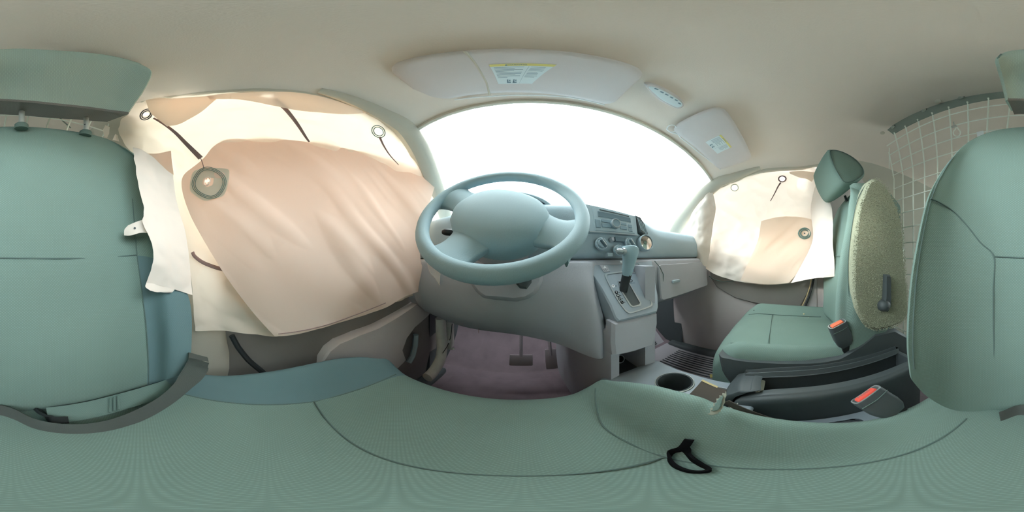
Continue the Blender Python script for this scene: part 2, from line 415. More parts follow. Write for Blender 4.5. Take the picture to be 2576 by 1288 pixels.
# load-space walls
for nm, s, lab in (('wall_left', -1, 'painted load-space side wall behind the driver'), ('wall_right', 1, 'painted load-space side wall beyond the wire mesh')):
    rows = [[V((XC + s * dx, y, z)) for y in (-.40, -1.0, -1.7, -2.4)] for z, dx in ((-.72, .70), (-.1, .70), (.1, .69), (.35, .645), (.62, .575), (.68, .53))]
    o = MB().shell(loft(rows, 14, 14), (s * .03, 0, 0)).build(nm, M['cargo']); struct(o, lab, 'wall')
o = MB()
for x0, x1, z0, z1 in ((-.44, .97, -.72, -.2), (-.44, .97, .56, .71), (-.44, -.36, -.2, .56), (.89, .97, -.2, .56), (.24, .29, -.2, .56)):
    o.box(((x0 + x1) / 2, -2.42, (z0 + z1) / 2), (x1 - x0, .03, z1 - z0), bev=.004)
o = o.build('wall_back', M['cargo']); struct(o, 'rear doors of the load space far behind the mesh', 'wall')
for n_, x in ((4, -.06), (5, .59)):
    o = MB().box((x, -2.425, .18), (.60, .005, .76), bev=0).build('window_%d' % n_, M['glass']); struct(o, 'pane in the %s rear load door' % ('driver-side' if n_ == 4 else 'passenger-side'), 'window')
# floor, bulkhead
fl = MB()
fl.grid([[V((x, y, z)) for x in (-.48, -.2, .1, .17, .36, .43, .7, 1.0)] for y, z in ((-2.44, -.72), (-1, -.72), (-.3, -.72), (.3, -.72), (.7, -.72), (.80, -.70))])
fl = fl.build('floor', M['floor']); struct(fl, 'dark worn floor covering of the footwells and load space', 'floor')
fw = MB().grid(loft([[V((x, y, z)) for x in (-.44, 0, .5, .97)] for y, z in ((.78, -.72), (.92, -.60), (1.0, -.45), (1.0, -.1), (.95, .10))], 10, 14)).build('wall_front', M['floor']); struct(fw, 'dark bulkhead at the front of the footwells', 'wall')
# door sills
for nm, s in (('trim_7', -1), ('trim_8', 1)):
    o = MB().box((XC + s * .68, .2, -.71), (.07, 1.1, .05), bev=.02, seg=3).build(nm, M['dark']); struct(o, 'dark sill plate under the %s door' % ("driver's" if s < 0 else "passenger's"), 'sill')

for nm, s in (('trim_9', -1), ('trim_10', 1)):
    o = MB().shell(loft([[V((XC + s * (.695 - .01 * (y > .8)), y, z)) for y in (.66, .8, 1.0)] for z in (-.72, -.4, -.1, .12)], 8, 8), (s * .03, 0, 0)).build(nm, M['dark']); struct(o, 'dark kick panel beside the %s footwell' % ("driver's" if s < 0 else "passenger's"), 'trim')
# ------------------------------------------------------------------ doors
d1 = thing('door_1', "driver's door with a dark insert and grey speaker panel below the airbag", 'door', (-.43, .2, -.65)); d1['kind'] = 'structure'
rows = [[V((-.445 + dx, y, z)) for y in (-.11, 0, .2, .4, .6, .72)] for z, dx in ((-.74, -.01), (-.64, .0), (-.5, .02), (-.36, .012), (-.22, .015), (-.12, .03), (-.02, .045), (.04, .03), (.065, .0))]
MB().shell(loft(rows, 14, 20), (-.04, 0, 0), .01).build('insert_panel', M['door_dark'], d1)
fd = Fr((-.405, .2, -.3), (0, 1, 0), (0, 0, 1))
pts = [fd.px(x, y) for x, y in ((800, 965), (806, 905), (822, 880), (846, 861), (895, 840), (943, 822), (990, 796), (1036, 768), (1062, 748), (1092, 752), (1075, 790), (1040, 820), (1020, 848), (1008, 880), (1016, 905), (985, 935), (900, 965))]
MB().prism(fd, pts, -.03, .012, .006).build('speaker_panel', M['door'], d1)
MB().tube([fd.P(x, y, .01) for x, y in ((700, 960), (660, 930), (625, 900), (600, 868), (585, 840))], .008, 8).build('door_seal', M['black'], d1)
MB().tube([fd.P(x, y, .0) for x, y in ((1046, 842), (1044, 870), (1038, 895), (1028, 912))], .012, 8).build('panel_edge_bead', M['dash'], d1)
MB().tube([V((-.425, y, z)) for y, z in ((-.10, -.015), (.1, -.02), (.35, -.03), (.55, -.05))], .02, 10, flat=1.3).build('armrest', M['door_dark'], d1)

d2 = thing('door_2', "passenger's door with a dark insert under the white airbag", 'door', (.96, .2, -.65)); d2['kind'] = 'structure'
rows = [[V((.98 - dx, y, z)) for y in (-.22, 0, .2, .4, .6, .72)] for z, dx in ((-.74, -.01), (-.64, .0), (-.5, .02), (-.36, .03), (-.26, .03), (-.14, .03), (-.04, .05), (.02, .04), (.06, .0))]
MB().shell(loft(rows, 14, 20), (.04, 0, 0), .01).build('door_panel', M['door'], d2)
fp = Fr((.945, .2, -.1), (0, -1, 0), (0, 0, 1))
pts = [fp.px(x, y) for x, y in ((1783, 660), (1900, 655), (2046, 655), (2046, 690), (2030, 740), (2014, 768), (1960, 770), (1900, 762), (1850, 748), (1805, 722), (1790, 700))]
MB().prism(fp, pts, -.03, .012, .006).build('insert_panel', M['door_dark'], d2)
MB().tube([fp.P(x, y, .014) for x, y in ((1786, 694), (1800, 703), (1822, 708), (1848, 706))], .002, 6).build('insert_crease', M['seam'], d2)
MB().tube([fp.P(x, y, .012) for x, y in ((2042, 690), (2036, 722), (2027, 748), (2014, 775))], .0035, 6).build('weather_strip', M['crumb'], d2)
MB().tube([fp.P(x, y, .01) for x, y in ((2048, 690), (2042, 722), (2033, 750), (2021, 778))], .006, 6).build('door_seal', M['black'], d2)
MB().tube([V((.955, y, z)) for y, z in ((-.1, -.01), (.1, -.01), (.35, -.02))], .022, 10, flat=1.3).build('armrest', M['door'], d2)

# ------------------------------------------------------------------ driver's seat
ds = thing('driver_seat', "grey-green cloth driver's seat with a belt lying on its cushion", 'seat', (-.09, .02, -.70))
R_ = [
 [(474, 935, .18), (425, 953, .215), (370, 970, .265), (200, 1014, .28), (20, 1036, .285), (-76, 1034, .28), (-170, 1033, .24), (-240, 1000, .19), (-283, 955, .158)],
 [(482, 860, .175), (430, 870, .205), (371, 870, .262), (200, 880, .28), (20, 885, .285), (-74, 885, .275), (-170, 885, .235), (-250, 880, .175), (-291, 870, .147)],
 [(478, 760, .18), (425, 760, .205), (360, 755, .26), (200, 760, .285), (20, 765, .287), (-75, 765, .28), (-170, 765, .235), (-248, 760, .178), (-286, 755, .15)],
 [(440, 670, .19), (400, 655, .22), (345, 643, .26), (180, 648, .285), (20, 648, .287), (-75, 645, .28), (-170, 640, .24), (-240, 640, .185), (-271, 640, .158)],
 [(400, 520, .21), (375, 510, .235), (335, 500, .265), (180, 500, .287), (20, 500, .29), (-85, 500, .288), (-165, 500, .255), (-215, 500, .205), (-240, 500, .178)],
 [(362, 425, .23), (345, 408, .25), (300, 395, .27), (160, 390, .288), (10, 390, .292), (-80, 395, .29), (-145, 405, .268), (-183, 420, .235), (-210, 438, .21)],
 [(335, 385, .25), (300, 364, .265), (260, 347, .28), (150, 327, .292), (10, 320, .297), (-60, 327, .292), (-110, 342, .282), (-148, 364, .26), (-182, 400, .232)]]
bg_ = loft([[PS(*p) for p in r] for r in R_], 49, 49)
def panel(ob, nu, nv, test, mt):                   # a panel of other cloth sewn into the cover
    ob.data.materials.append(mt)
    for j in range(nv - 1):
        for i in range(nu - 1):
            if test(i, j): ob.data.polygons[j * (nu - 1) + i].material_index = 1
panel(MB().shell(bg_, (0, -.10, -.005), .03).build('backrest', M['cloth'], ds), 49, 49, lambda i, j: i < 12 and j < 24, M['bolster'])
def on_back(px_, py_):                            # nearest point of the backrest skin to a line of sight
    d = dr(px_, py_); best = None
    for r in bg_:
        for p in r:
            q = p.normalized().dot(d)
            if best is None or q > best[0]: best = (q, p)
    return d * (best[1].length - .0015)
def seam(parent, pts, name='seam', r=.0013, lab=None):
    return MB().tube(cr([V(p) for p in pts], max(8, len(pts) * 4)), r, 6).build(name, M['seam'], parent)
seam(ds, [on_back(*p) for p in ((374, 966), (373, 900), (368, 820), (358, 740), (345, 643), (338, 560), (333, 500))])
seam(ds, [on_back(*p) for p in ((-76, 1030), (-75, 960), (-76, 880), (-77, 800), (-77, 720), (-76, 645), (-110, 610), (-145, 565), (-180, 530), (-215, 508), (-235, 500))])
seam(ds, [bg_[j][46] + V((-.0005, .0012, 0)) for j in range(4, 47, 3)])
seam(ds, [on_back(*p) for p in ((345, 641), (260, 648), (180, 650), (90, 650), (20, 649), (-40, 647), (-76, 645))])
# headrest
H_ = [
 [(322, 284, -.238), (260, 276, -.262), (150, 263, -.268), (40, 253, -.27), (-15, 250, -.262), (-40, 250, -.25)],
 [(360, 228, -.207), (280, 217, -.235), (150, 206, -.242), (40, 200, -.243), (-28, 198, -.236), (-52, 198, -.222)],
 [(380, 182, -.17), (300, 162, -.188), (150, 151, -.193), (40, 148, -.194), (-33, 150, -.187), (-64, 152, -.177)],
 [(352, 160, -.172), (280, 141, -.176), (150, 128, -.176), (40, 123, -.176), (-30, 128, -.174), (-56, 138, -.175)]]
hg = loft([[PY(*p) for p in r] for r in H_], 33, 25)
hr = MB().shell(hg, (0, -.08, .045), .012).build('headrest', M['cloth_head_lit'], ds)
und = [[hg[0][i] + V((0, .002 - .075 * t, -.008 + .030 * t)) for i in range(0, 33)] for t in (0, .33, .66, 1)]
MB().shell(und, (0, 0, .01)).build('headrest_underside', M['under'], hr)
seam(hr, [hg[j][31] + V((.002, .001, 0)) for j in range(0, 25, 3)])
for px_, py0, py1 in ((56, 262, 312), (218, 280, 330)):
    a, b = PY(px_, py0 - 14, -.318), PY(px_ - 2, py1 + 6, -.318)
    po = MB().lathe([(.0, 0), (.006, 0), (.006, (a - b).length), (.0, (a - b).length)], b, a - b, 16, cap=False).build('headrest_post', M['satin'], ds)
    if px_ > 100:
        for t in (.25, .6): MB().box(b.lerp(a, t) + V((.0045, .0035, 0)), (.003, .004, .0015), (0, 15, 40), bev=.0005).build('notch', M['black'], po)
    MB().lathe([(0, .004), (.011, .004), (.014, 0), (.014, -.012)], b + V((0, 0, .006)), (0, .3, 1), 20).build('post_guide', M['cloth_side'], ds)
# cushion: columns across, rows from front to back
cx = -.085
def bol(y, side):
    t = ([(-.30, -.335), (-.2, -.332), (-.12, -.325), (-.05, -.292), (.05, -.247), (.11, -.228), (.18, -.247), (.25, -.285), (.30, -.325)] if side > 0 else
         [(-.30, -.335), (-.2, -.33), (-.09, -.316), (.02, -.284), (.12, -.27), (.18, -.272), (.24, -.292), (.30, -.325)])
    return interp(t, y)
crow = []
for y, zc in ((-.30, -.35), (-.25, -.345), (-.18, -.342), (-.1, -.341), (-.02, -.34), (.06, -.340), (.077, -.3405), (.1, -.336), (.16, -.332), (.22, -.33), (.26, -.333), (.285, -.345), (.297, -.365), (.30, -.395), (.295, -.43)):
    dn = zc + .34 if y > .25 else 0
    zr_, zl_ = (bol(y, 1), bol(y, -1)) if y < .27 else (bol(.27, 1) + (zc + .338) * .8, bol(.27, -1) + (zc + .338) * .8)
    k = 1 - .06 * max(0, (y - .2)) / .1 * (1 if y > .2 else 0)
    f = lambda d: cx + d * k
    crow.append([V((f(-.275), y, min(zl_, zc) - .09)), V((f(-.272), y, zl_ - .035)), V((f(-.25), y, zl_)), V((f(-.215), y, zl_ * .55 + zc * .45)), V((f(-.175), y, zc + .003)), V((f(-.09), y, zc - .002)), V((f(0), y, zc - .004)),
                 V((f(.09), y, zc - .002)), V((f(.175), y, zc + .003)), V((f(.215), y, zl_ * 0 + zr_ * .55 + zc * .45)), V((f(.25), y, zr_)), V((f(.272), y, zr_ - .035)), V((f(.275), y, min(zr_, zc) - .09))])
cg = loft(crow, 61, 57)
panel(MB().shell(cg, (0, 0, -.06), .01).build('seat_cushion', M['cloth'], ds), 61, 57, lambda i, j: i < 20 and j < 46, M['bolster'])
def on_c(x, y):
    best = min((abs(p.x - x) + abs(p.y - y), p.z) for r in cg for p in r); return V((x, y, best[1] + .0008))
seam(ds, [on_c(.09, y) for y in (-.2, -.12, -.04, .03, .077, .12, .17)] + [on_c(.105, .22), on_c(.125, .265)])
seam(ds, [on_c(-.26, y) for y in (-.2, -.12, -.04, .03, .077, .13, .18, .23)] + [on_c(-.26, .262)])
seam(ds, [on_c(x, .077) for x in (-.26, -.2, -.13, -.06, .02, .09)])
MB().box((cx, .02, -.52), (.50, .50, .20), bev=.03, seg=3).build('seat_base', M['black'], ds)
MB().box((.165, -.10, -.43), (.02, .34, .11), (0, 0, 0), bev=.008).build('side_shield', M['dark'], ds)
for sx in (-.19, .07): MB().box((cx + sx + .04, .0, -.665), (.05, .55, .10), bev=.008).build('seat_rail', M['dark'], ds)

# ------------------------------------------------------------------ passenger's seat
xs = .635
ps = thing('passenger_seat', "empty cloth passenger's seat with carpeted side and recline lever", 'seat', (xs, -.05, -.70))
prow = []
for z, sh in ((-.31, 0), (-.24, 0), (-.12, .004), (0, .008), (.1, .006), (.17, 0), (.235, -.012), (.285, -.04)):
    top = max(0, (z - .13) / .13); hw = .222 + sh; r = []
    for d, k in ((-1, .205), (-.955, .183), (-.86, .182), (-.76, .215), (-.45, .25), (0, .262), (.45, .264), (.76, .258), (.86, .256), (.955, .26), (1, .275)):
        zz = z - .055 * top * abs(d) ** 3
        r.append(V((xs + d * hw, -(k + .012 * top) - .10 * zz + (.012 if -.2 < z < .05 else 0) * abs(d), zz)))
    prow.append(r)
pg = loft(prow, 45, 41)
MB().shell(pg, (0, -.155, -.01), .035).build('backrest', M['cloth'], ps)
fs = Fr((.396, -.3, 0), (0, -1, 0), (0, 0, 1))
op = [(2192, 452), (2214, 458), (2244, 502), (2264, 560), (2271, 640), (2277, 720), (2277, 796), (2250, 818), (2203, 830), (2172, 818), (2152, 785), (2141, 735), (2139, 660), (2146, 585), (2158, 520), (2178, 468)]
oc = [V((fs.px(*p)[0], fs.px(*p)[1], 0)) for p in op]; oc = [(q.x, q.y) for q in crc(oc, 48)]
side = MB().prism(fs, oc, -.03, .012, .012).build('carpeted_side', M['carpet'], ps)
pile = MB()
rng = random.Random(3)
from mathutils.geometry import intersect_point_quad_2d
def inside(poly, a, b):
    c = False; j = len(poly) - 1
    for i in range(len(poly)):
        if (poly[i][1] > b) != (poly[j][1] > b) and a < (poly[j][0] - poly[i][0]) * (b - poly[i][1]) / (poly[j][1] - poly[i][1]) + poly[i][0]: c = not c
        j = i
    return c
amin, amax = min(p[0] for p in oc), max(p[0] for p in oc); bmin, bmax = min(p[1] for p in oc), max(p[1] for p in oc)
for _ in range(9000):
    a, b = rng.uniform(amin, amax), rng.uniform(bmin, bmax)
    if not inside(oc, a, b): continue
    t = rng.uniform(0, 6.28); h = rng.uniform(.001, .0028); s_ = .0022
    p = fs.p(a, b, .0118); e = fs.u * math.cos(t) * s_ + fs.v * math.sin(t) * s_; e2 = fs.u * -math.sin(t) * s_ * .5 + fs.v * math.cos(t) * s_ * .5
    tip = p + fs.n * h + e * rng.uniform(-.6, .6)
    pile.add([p - e, p + e2, p + e, p - e2, tip], [(0, 1, 4), (1, 2, 4), (2, 3, 4), (3, 0, 4)])
po = pile.build('carpet_pile', M['carpet'], ps, smooth=False); po['kind'] = 'stuff'
fl_ = Fr((.384, -.3, 0), (0, -1, 0), (0, 0, 1))
lv = MB().prism(fl_, [fl_.px(*p) for p in ((2221, 690), (2231, 690), (2233, 700), (2233, 770), (2226, 782), (2214, 775), (2219, 750))], 0, .018, .005).build('recline_lever', M['dark'], ps)
a, b = fl_.px(2220, 767); MB().lathe([(.019, 0), (.019, .008), (.016, .018), (.009, .024), (0, .026)], fl_.p(a, b), fl_.n, 24).build('lever_boss', M['dark'], lv)
seam(ps, [PX(x, y, .405) for x, y in ((2188, 452), (2168, 480), (2152, 520), (2140, 590), (2133, 660), (2135, 735), (2146, 790), (2166, 824))])
seam(ps, [V((x, -.252 - (.0 if abs(x - xs) < .12 else -.02), .0)) for x in (.48, .55, .63, .7, .78)])
# headrest, tilted forward on its posts
hrow = []
for x, e in ((.505, .0), (.515, .012), (.56, .02), (.62, .022), (.68, .02), (.725, .012), (.738, 0)):
    c = V((x, -.225, .335)); prof = [(-.16, .405), (-.205, .408), (-.262, .378), (-.292, .328), (-.262, .285), (-.215, .262), (-.185, .30), (-.165, .355)]
    s_ = 1 if .51 < x < .73 else .93
    hrow.append([V((x, -.225 + (y + .225) * s_, .338 + (z - .338) * s_)) + V((0, (y + .225), (z - .338))).normalized() * e * .35 for y, z in prof])
ring_ = [crc(r, 32) for r in hrow]
hm = MB().grid(ring_, close_u=True); n0 = len(ring_[0])
hm.f += [tuple(range(n0)), tuple(len(hm.v) - n0 + i for i in range(n0))]
ph = hm.build('headrest', M['cloth'], ps, angle=70)
MB().ring([p + V((-.001, 0, 0)) for p in crc(hrow[0], 32)], .0016).build('seam', M['seam'], ph)
for dx in (-.06, .06): MB().lathe([(.006, 0), (.006, .03)], (xs - .01 + dx, -.30, .26), (0, .3, 1), 12).build('headrest_post', M['dark'], ps)
# cushion
crow = []
for y, zc in ((-.28, -.335), (-.2, -.325), (-.12, -.315), (-.04, -.308), (.04, -.302), (.1, -.30), (.15, -.303), (.185, -.318), (.205, -.345), (.212, -.38), (.205, -.42)):
    e = 1 if y < .15 else 1 - (y - .15) * 1.4
    bz = zc + (.045 if y < .12 else max(0, .045 - (y - .12) * .45))
    crow.append([V((xs + d * .238 * e, y - (.03 if y > .12 else 0) * abs(d) ** 3, bz * q + zc * (1 - q) - dn_)) for d, q, dn_ in ((-1, 1, .13), (-1, 1, .05), (-.97, 1, .018), (-.88, 1, 0), (-.74, .6, 0), (-.6, .05, 0), (-.3, 0, 0), (0, 0, .002), (.3, 0, 0), (.6, .05, 0), (.74, .6, 0), (.88, 1, 0), (.97, 1, .018), (1, 1, .05), (1, 1, .13))])
pcg = loft(crow, 57, 41)
MB().shell(pcg, (0, 0, -.04), .01).build('seat_cushion', M['cloth'], ps)
def on_p(x, y):
    z = min((abs(p.x - x) + abs(p.y - y), -p.z) for r in pcg for p in r)[1]; return V((x, y, -z + .001))
seam(ps, [on_p(xs - .15, y) for y in (-.2, -.12, -.04, .04, .1, .15)])
seam(ps, [on_p(xs + .15, y) for y in (-.2, -.12, -.04, .04, .1, .15)])
seam(ps, [on_p(x, .035) for x in (xs - .15, xs - .07, xs, xs + .07, xs + .15)])
seam(ps, [V((xs - .2375 * 1.003, y, on_p(xs - .21, min(y, .12)).z - .048)) for y in (-.2, -.1, 0, .08, .13)], r=.002)
# plastic side shield and base
fz = Fr((.395, 0, -.4), (0, -1, 0), (0, 0, 1))
MB().prism(fz, [fz.px(*p) for p in ((1806, 893), (1850, 902), (1930, 908), (2000, 908), (2060, 903), (2120, 895), (2176, 862), (2205, 838), (2255, 828), (2292, 850), (2296, 905), (2240, 940), (2100, 960), (1960, 985), (1880, 1010), (1840, 975), (1815, 935))], -.05, .006, .012).build('side_shield', M['dark'], ps)
MB().box((xs, -.04, -.54), (.42, .42, .26), bev=.03, seg=3).build('seat_base', M['black'], ps)
for sx in (-.15, .15): MB().box((xs + sx, -.02, -.685), (.05, .5, .06), bev=.008).build('seat_rail', M['dark'], ps)
# ------------------------------------------------------------------ airbags
def bag_hole(pts_r):
    def f(c):
        for p, r in pts_r:
            if (c - p).length < r: return True
        return False
    return f
lb = thing('curtain_airbag', 'deflated peach curtain airbag hanging over the driver door window', 'airbag', (-.36, .1, -.2))
O_ = [
 [(345, 262, -.29), (398, 246, -.297), (450, 246, -.303), (550, 237, -.31), (640, 230, -.312), (760, 234, -.31), (900, 272, -.303), (1000, 332, -.302), (1062, 393, -.29)],
 [(300, 325, -.30), (365, 300, -.32), (450, 300, -.33), (550, 295, -.335), (640, 290, -.336), (760, 295, -.335), (900, 328, -.33), (1000, 378, -.33), (1082, 432, -.30)],
 [(345, 400, -.33), (400, 390, -.345), (470, 388, -.355), (560, 380, -.36), (640, 380, -.36), (760, 390, -.36), (900, 415, -.355), (1000, 448, -.355), (1096, 480, -.315)],
 [(425, 545, -.37), (470, 545, -.375), (530, 545, -.378), (600, 545, -.38), (680, 545, -.38), (780, 545, -.38), (900, 550, -.38), (1000, 560, -.38), (1085, 560, -.34)],
 [(481, 690, -.374), (520, 690, -.376), (570, 690, -.38), (640, 690, -.382), (720, 690, -.384), (800, 690, -.386), (900, 690, -.388), (1000, 690, -.39), (1070, 680, -.39)],
 [(492, 832, -.372), (540, 833, -.374), (590, 836, -.376), (645, 841, -.378), (700, 845, -.38), (780, 830, -.384), (880, 803, -.388), (980, 765, -.39), (1080, 728, -.39)]]
og = loft([[PX(*p) for p in r] for r in O_], 190, 130)
ruffle(og, .022, 7, (1, 0, 0))
h1, h2, h3 = PX(368, 287, -.303), PX(677, 247, -.318), PX(952, 331, -.325)
def snap(g_, p):
    return min((q for r in g_ for q in r), key=lambda q: (q.normalized() - p.normalized()).length)
holes = [snap(og, h) for h in (h1, h2, h3)]
MB().grid(og, hole=bag_hole([(holes[0], .0075), (holes[1], .008), (holes[2], .011)])).build('outer_layer', M['bag'], lb)
I_ = [
 [(505, 406, -.35), (560, 353, -.352), (640, 349, -.352), (780, 358, -.35), (900, 380, -.348), (1000, 410, -.348), (1096, 450, -.302)],
 [(457, 450, -.345), (545, 430, -.335), (640, 430, -.33), (780, 430, -.328), (900, 440, -.33), (1000, 470, -.335), (1086, 490, -.305)],
 [(476, 535, -.345), (560, 530, -.332), (650, 525, -.328), (780, 525, -.325), (900, 535, -.327), (1000, 550, -.328), (1068, 560, -.31)],
 [(545, 658, -.345), (605, 645, -.33), (690, 635, -.324), (785, 630, -.322), (900, 628, -.322), (1000, 628, -.322), (1056, 635, -.33)],
 [(620, 765, -.345), (680, 752, -.332), (755, 740, -.325), (835, 725, -.322), (925, 712, -.322), (1005, 698, -.325), (1075, 685, -.33)],
 [(692, 847, -.338), (742, 844, -.335), (802, 830, -.332), (882, 804, -.332), (962, 775, -.332), (1042, 738, -.335), (1140, 714, -.34)]]
ig = loft([[PX(*p) for p in r] for r in I_], 170, 130)
streaks(ig, .013, (1, .25, 0))
def fold(par, rows, k=.965, mt='bag_in', nm='fold', amp=.008, n=(40, 16)):
    g_ = streaks(loft([[PX(*p) * k for p in r] for r in rows], *n), amp, (1, .2, 0))
    return MB().grid(g_).build(nm, M[mt], par)
fold(lb, [[(520, 241, -.308), (600, 233, -.311), (680, 231, -.312), (760, 235, -.31), (850, 256, -.305), (930, 288, -.303)], [(524, 246, -.312), (600, 243, -.315), (680, 245, -.32), (765, 262, -.318), (855, 275, -.312), (930, 286, -.306)], [(528, 250, -.314), (600, 250, -.318), (690, 266, -.325), (766, 280, -.326), (862, 288, -.318), (928, 284, -.308)]], .975, 'bag_fold')
fold(lb, [[(366, 252, -.285), (400, 247, -.295), (450, 247, -.302), (545, 241, -.308)], [(380, 285, -.30), (420, 285, -.31), (470, 278, -.318), (544, 246, -.312)], [(420, 318, -.318), (455, 310, -.325), (505, 282, -.322), (543, 251, -.315)]], .985, 'bag_fold', amp=.004)
fold(lb, [[(362, 386, -.335), (395, 386, -.345), (430, 379, -.35)], [(385, 402, -.34), (410, 404, -.348), (432, 405, -.352)], [(412, 428, -.35), (424, 432, -.353), (437, 440, -.356)]], .955, 'bag_in', amp=.003, n=(16, 12))
vh = snap(ig, PX(523, 456, -.34))
MB().grid(ig, hole=bag_hole([(vh, .0062)])).build('inner_layer', M['bag_in'], lb)
pk = [p + (-p.normalized()) * .003 for p in ig[0]]
def on_g(g_, x, y, lift=.002):
    d = dr(x, y); p = max((q for r in g_ for q in r), key=lambda q: q.normalized().dot(d)); return d * (p.length - lift)
def patch(center, g_, out, mt, par, name, lift=.0025):
    pts = [on_g(g_, *p, lift) for p in out]; pts = crc(pts, 36); c = on_g(g_, *center, lift)
    v = []; f = []
    n = len(pts)
    for k in (1, .75, .5, .28): v += [on_line(c, p, k) for p in pts]
    for j in range(3):
        for i in range(n): f.append((j * n + i, j * n + (i + 1) % n, (j + 1) * n + (i + 1) % n, (j + 1) * n + i))
    return MB().add(v, f).build(name, mt, par)
def on_line(c, p, k): return c + (p - c) * k
vp = patch((523, 457), ig, ((489, 430), (520, 423), (565, 424), (577, 432), (573, 465), (562, 492), (540, 499), (515, 505), (492, 492), (478, 478), (480, 450)), M['patch'], lb, 'vent_patch')
for k, (rx, ry) in enumerate(((34, 34), (38, 37.5), (42, 41))):
    el = []
    for a in range(28):
        t = a / 28 * 2 * math.pi
        sq = 1 + .035 * math.cos(4 * t + .6)
        el.append(on_g(ig, 526 + rx * sq * math.cos(t) + 5 * math.sin(t), 460 + ry * sq * math.sin(t) * .95 - 4 * math.cos(t), .005))
    MB().ring(el, .0008, 6).build('stitch_ring', M['stitch'], vp)
MB().ring([on_g(ig, 521 + 8 * math.cos(t) + 3 * math.sin(t), 456 - 11 * math.sin(t), .004) for t in [k / 8 * 6.283 for k in range(8)]], .0012).build('vent_rim', M['bag_w'], vp)
def eyelet(x, y, rx, ry, rot, g_, par, r=.0022, n=2, mt='stitch', lift=.003):
    for q in range(n):
        pts = []
        for k in range(20):
            t = k / 20 * 6.283; a, b = (rx + q * 5) * math.cos(t), (ry + q * 4) * math.sin(t)
            pts.append(on_g(g_, x + a * math.cos(rot) - b * math.sin(rot), y + a * math.sin(rot) + b * math.cos(rot), lift))
        MB().ring(pts, r).build('vent_ring', M[mt], par)
eyelet(368, 288, 12, 8, -.6, og, lb, .002, 2, 'boot')
eyelet(678, 247, 17, 5, .05, og, lb, .0012, 1, 'tether')
eyelet(952, 331, 13, 10, .6, og, lb, .0013, 2)
def tape(pts, wid, g_, par, name='tether_tape', mt='tether'):
    c = [on_g(g_, x, y, .012) for x, y in pts]; c = cr(c, len(c) * 4); ws = [interp([(0, wid[0]), (1, wid[1])], i / (len(c) - 1)) for i in range(len(c))]
    v = []
    for i, p in enumerate(c):
        t = (c[min(i + 1, len(c) - 1)] - c[max(i - 1, 0)]).normalized(); s_ = t.cross(p.normalized()).normalized(); n_ = -p.normalized()
        for a, h in ((-1, 0), (-.5, .0016), (.5, .0016), (1, 0)): v.append(p + s_ * a * ws[i] / 2 + n_ * h)
    f = [(i * 4 + k, i * 4 + k + 1, i * 4 + 5 + k, i * 4 + 4 + k) for i in range(len(c) - 1) for k in range(3)]
    return MB().add(v, f).build(name, M[mt], par)
tape(((386, 297), (412, 312), (440, 333), (464, 357), (485, 378), (505, 398)), (.006, .013), og, lb)
tape(((690, 252), (712, 268), (733, 292), (752, 318), (768, 343), (778, 357)), (.012, .004), og, lb)
tape(((955, 345), (966, 368), (982, 392), (1003, 415)), (.006, .002), og, lb)
tape(((484, 634), (490, 645), (510, 660), (540, 672), (562, 678)), (.009, .009), og, lb)
MB().tube([on_g(ig, x, y, .002) for x, y in ((505, 398), (510, 412), (513, 424))], .001, 6).build('thread', M['tether'], lb)
seam_l = MB().tube(cr([on_g(ig, x, y, .003) for x, y in ((700, 840), (760, 832), (830, 815), (900, 790), (970, 762))], 24), .0012, 6).build('hem_stitch', M['tether'], lb)
# crumpled tails at the rear upper corner
for nm, pts, dX in (('torn_flap', ((262, 345), (258, 325), (266, 316), (276, 320), (274, 335), (270, 348)), -.262), ('torn_flap', ((283, 352), (290, 335), (296, 342), (300, 356)), -.27)):
    fr = Fr(PX(275, 335, dX), (.7, -.7, 0), (0, 0, 1))
    out = [fr.px(*p) for p in pts]
    v = [fr.p(a, b, .004 * math.sin(i * 2.1)) for i, (a, b) in enumerate(out)]; c = sum(v, V()) / len(v) + fr.n * .006
    MB().add(v + [c] + [q - fr.n * .003 for q in v], [(i, (i + 1) % len(v), len(v)) for i in range(len(v))]).build(nm, M['bag_w'], lb)
# seat-mounted side airbag: white torn strip bursting from the seat edge
sb = thing('side_airbag', 'torn white side airbag hanging from the edge of the driver seat', 'airbag', (-.3, -.2, -.1))
S_ = [
 [(334, 371, -.262), (352, 376, -.272), (380, 392, -.29), (415, 425, -.31), (435, 440, -.325)],
 [(340, 410, -.256), (358, 415, -.27), (385, 425, -.29), (415, 445, -.312), (437, 460, -.33)],
 [(349, 470, -.252), (370, 475, -.268), (395, 480, -.29), (420, 490, -.315), (443, 500, -.335)],
 [(362, 525, -.250), (382, 530, -.268), (405, 535, -.29), (430, 540, -.318), (455, 545, -.34)],
 [(360, 562, -.249), (385, 568, -.268), (410, 575, -.29), (440, 580, -.318), (466, 585, -.345)],
 [(382, 612, -.255), (402, 618, -.272), (424, 625, -.294), (450, 635, -.322), (475, 645, -.352)],
 [(385, 660, -.258), (405, 668, -.275), (428, 675, -.297), (453, 685, -.325), (480, 695, -.358)],
 [(368, 712, -.255), (392, 715, -.274), (420, 722, -.298), (452, 732, -.328), (484, 742, -.36)]]
sg = ruffle(loft([[PX(*p) * .92 for p in r] for r in S_], 33, 61), .008, 14, (.8, .6, 0))
def edge_wob(g_):
    for j, r in enumerate(g_):
        d = r[1] - r[0]; r[0] = r[0] - d * (.8 * noise.noise(V((j * .35, 2, 5)))); 
edge_wob(sg)
MB().shell(sg, (-.0012, -.0012, 0)).build('strip', M['bag_w'], sb)
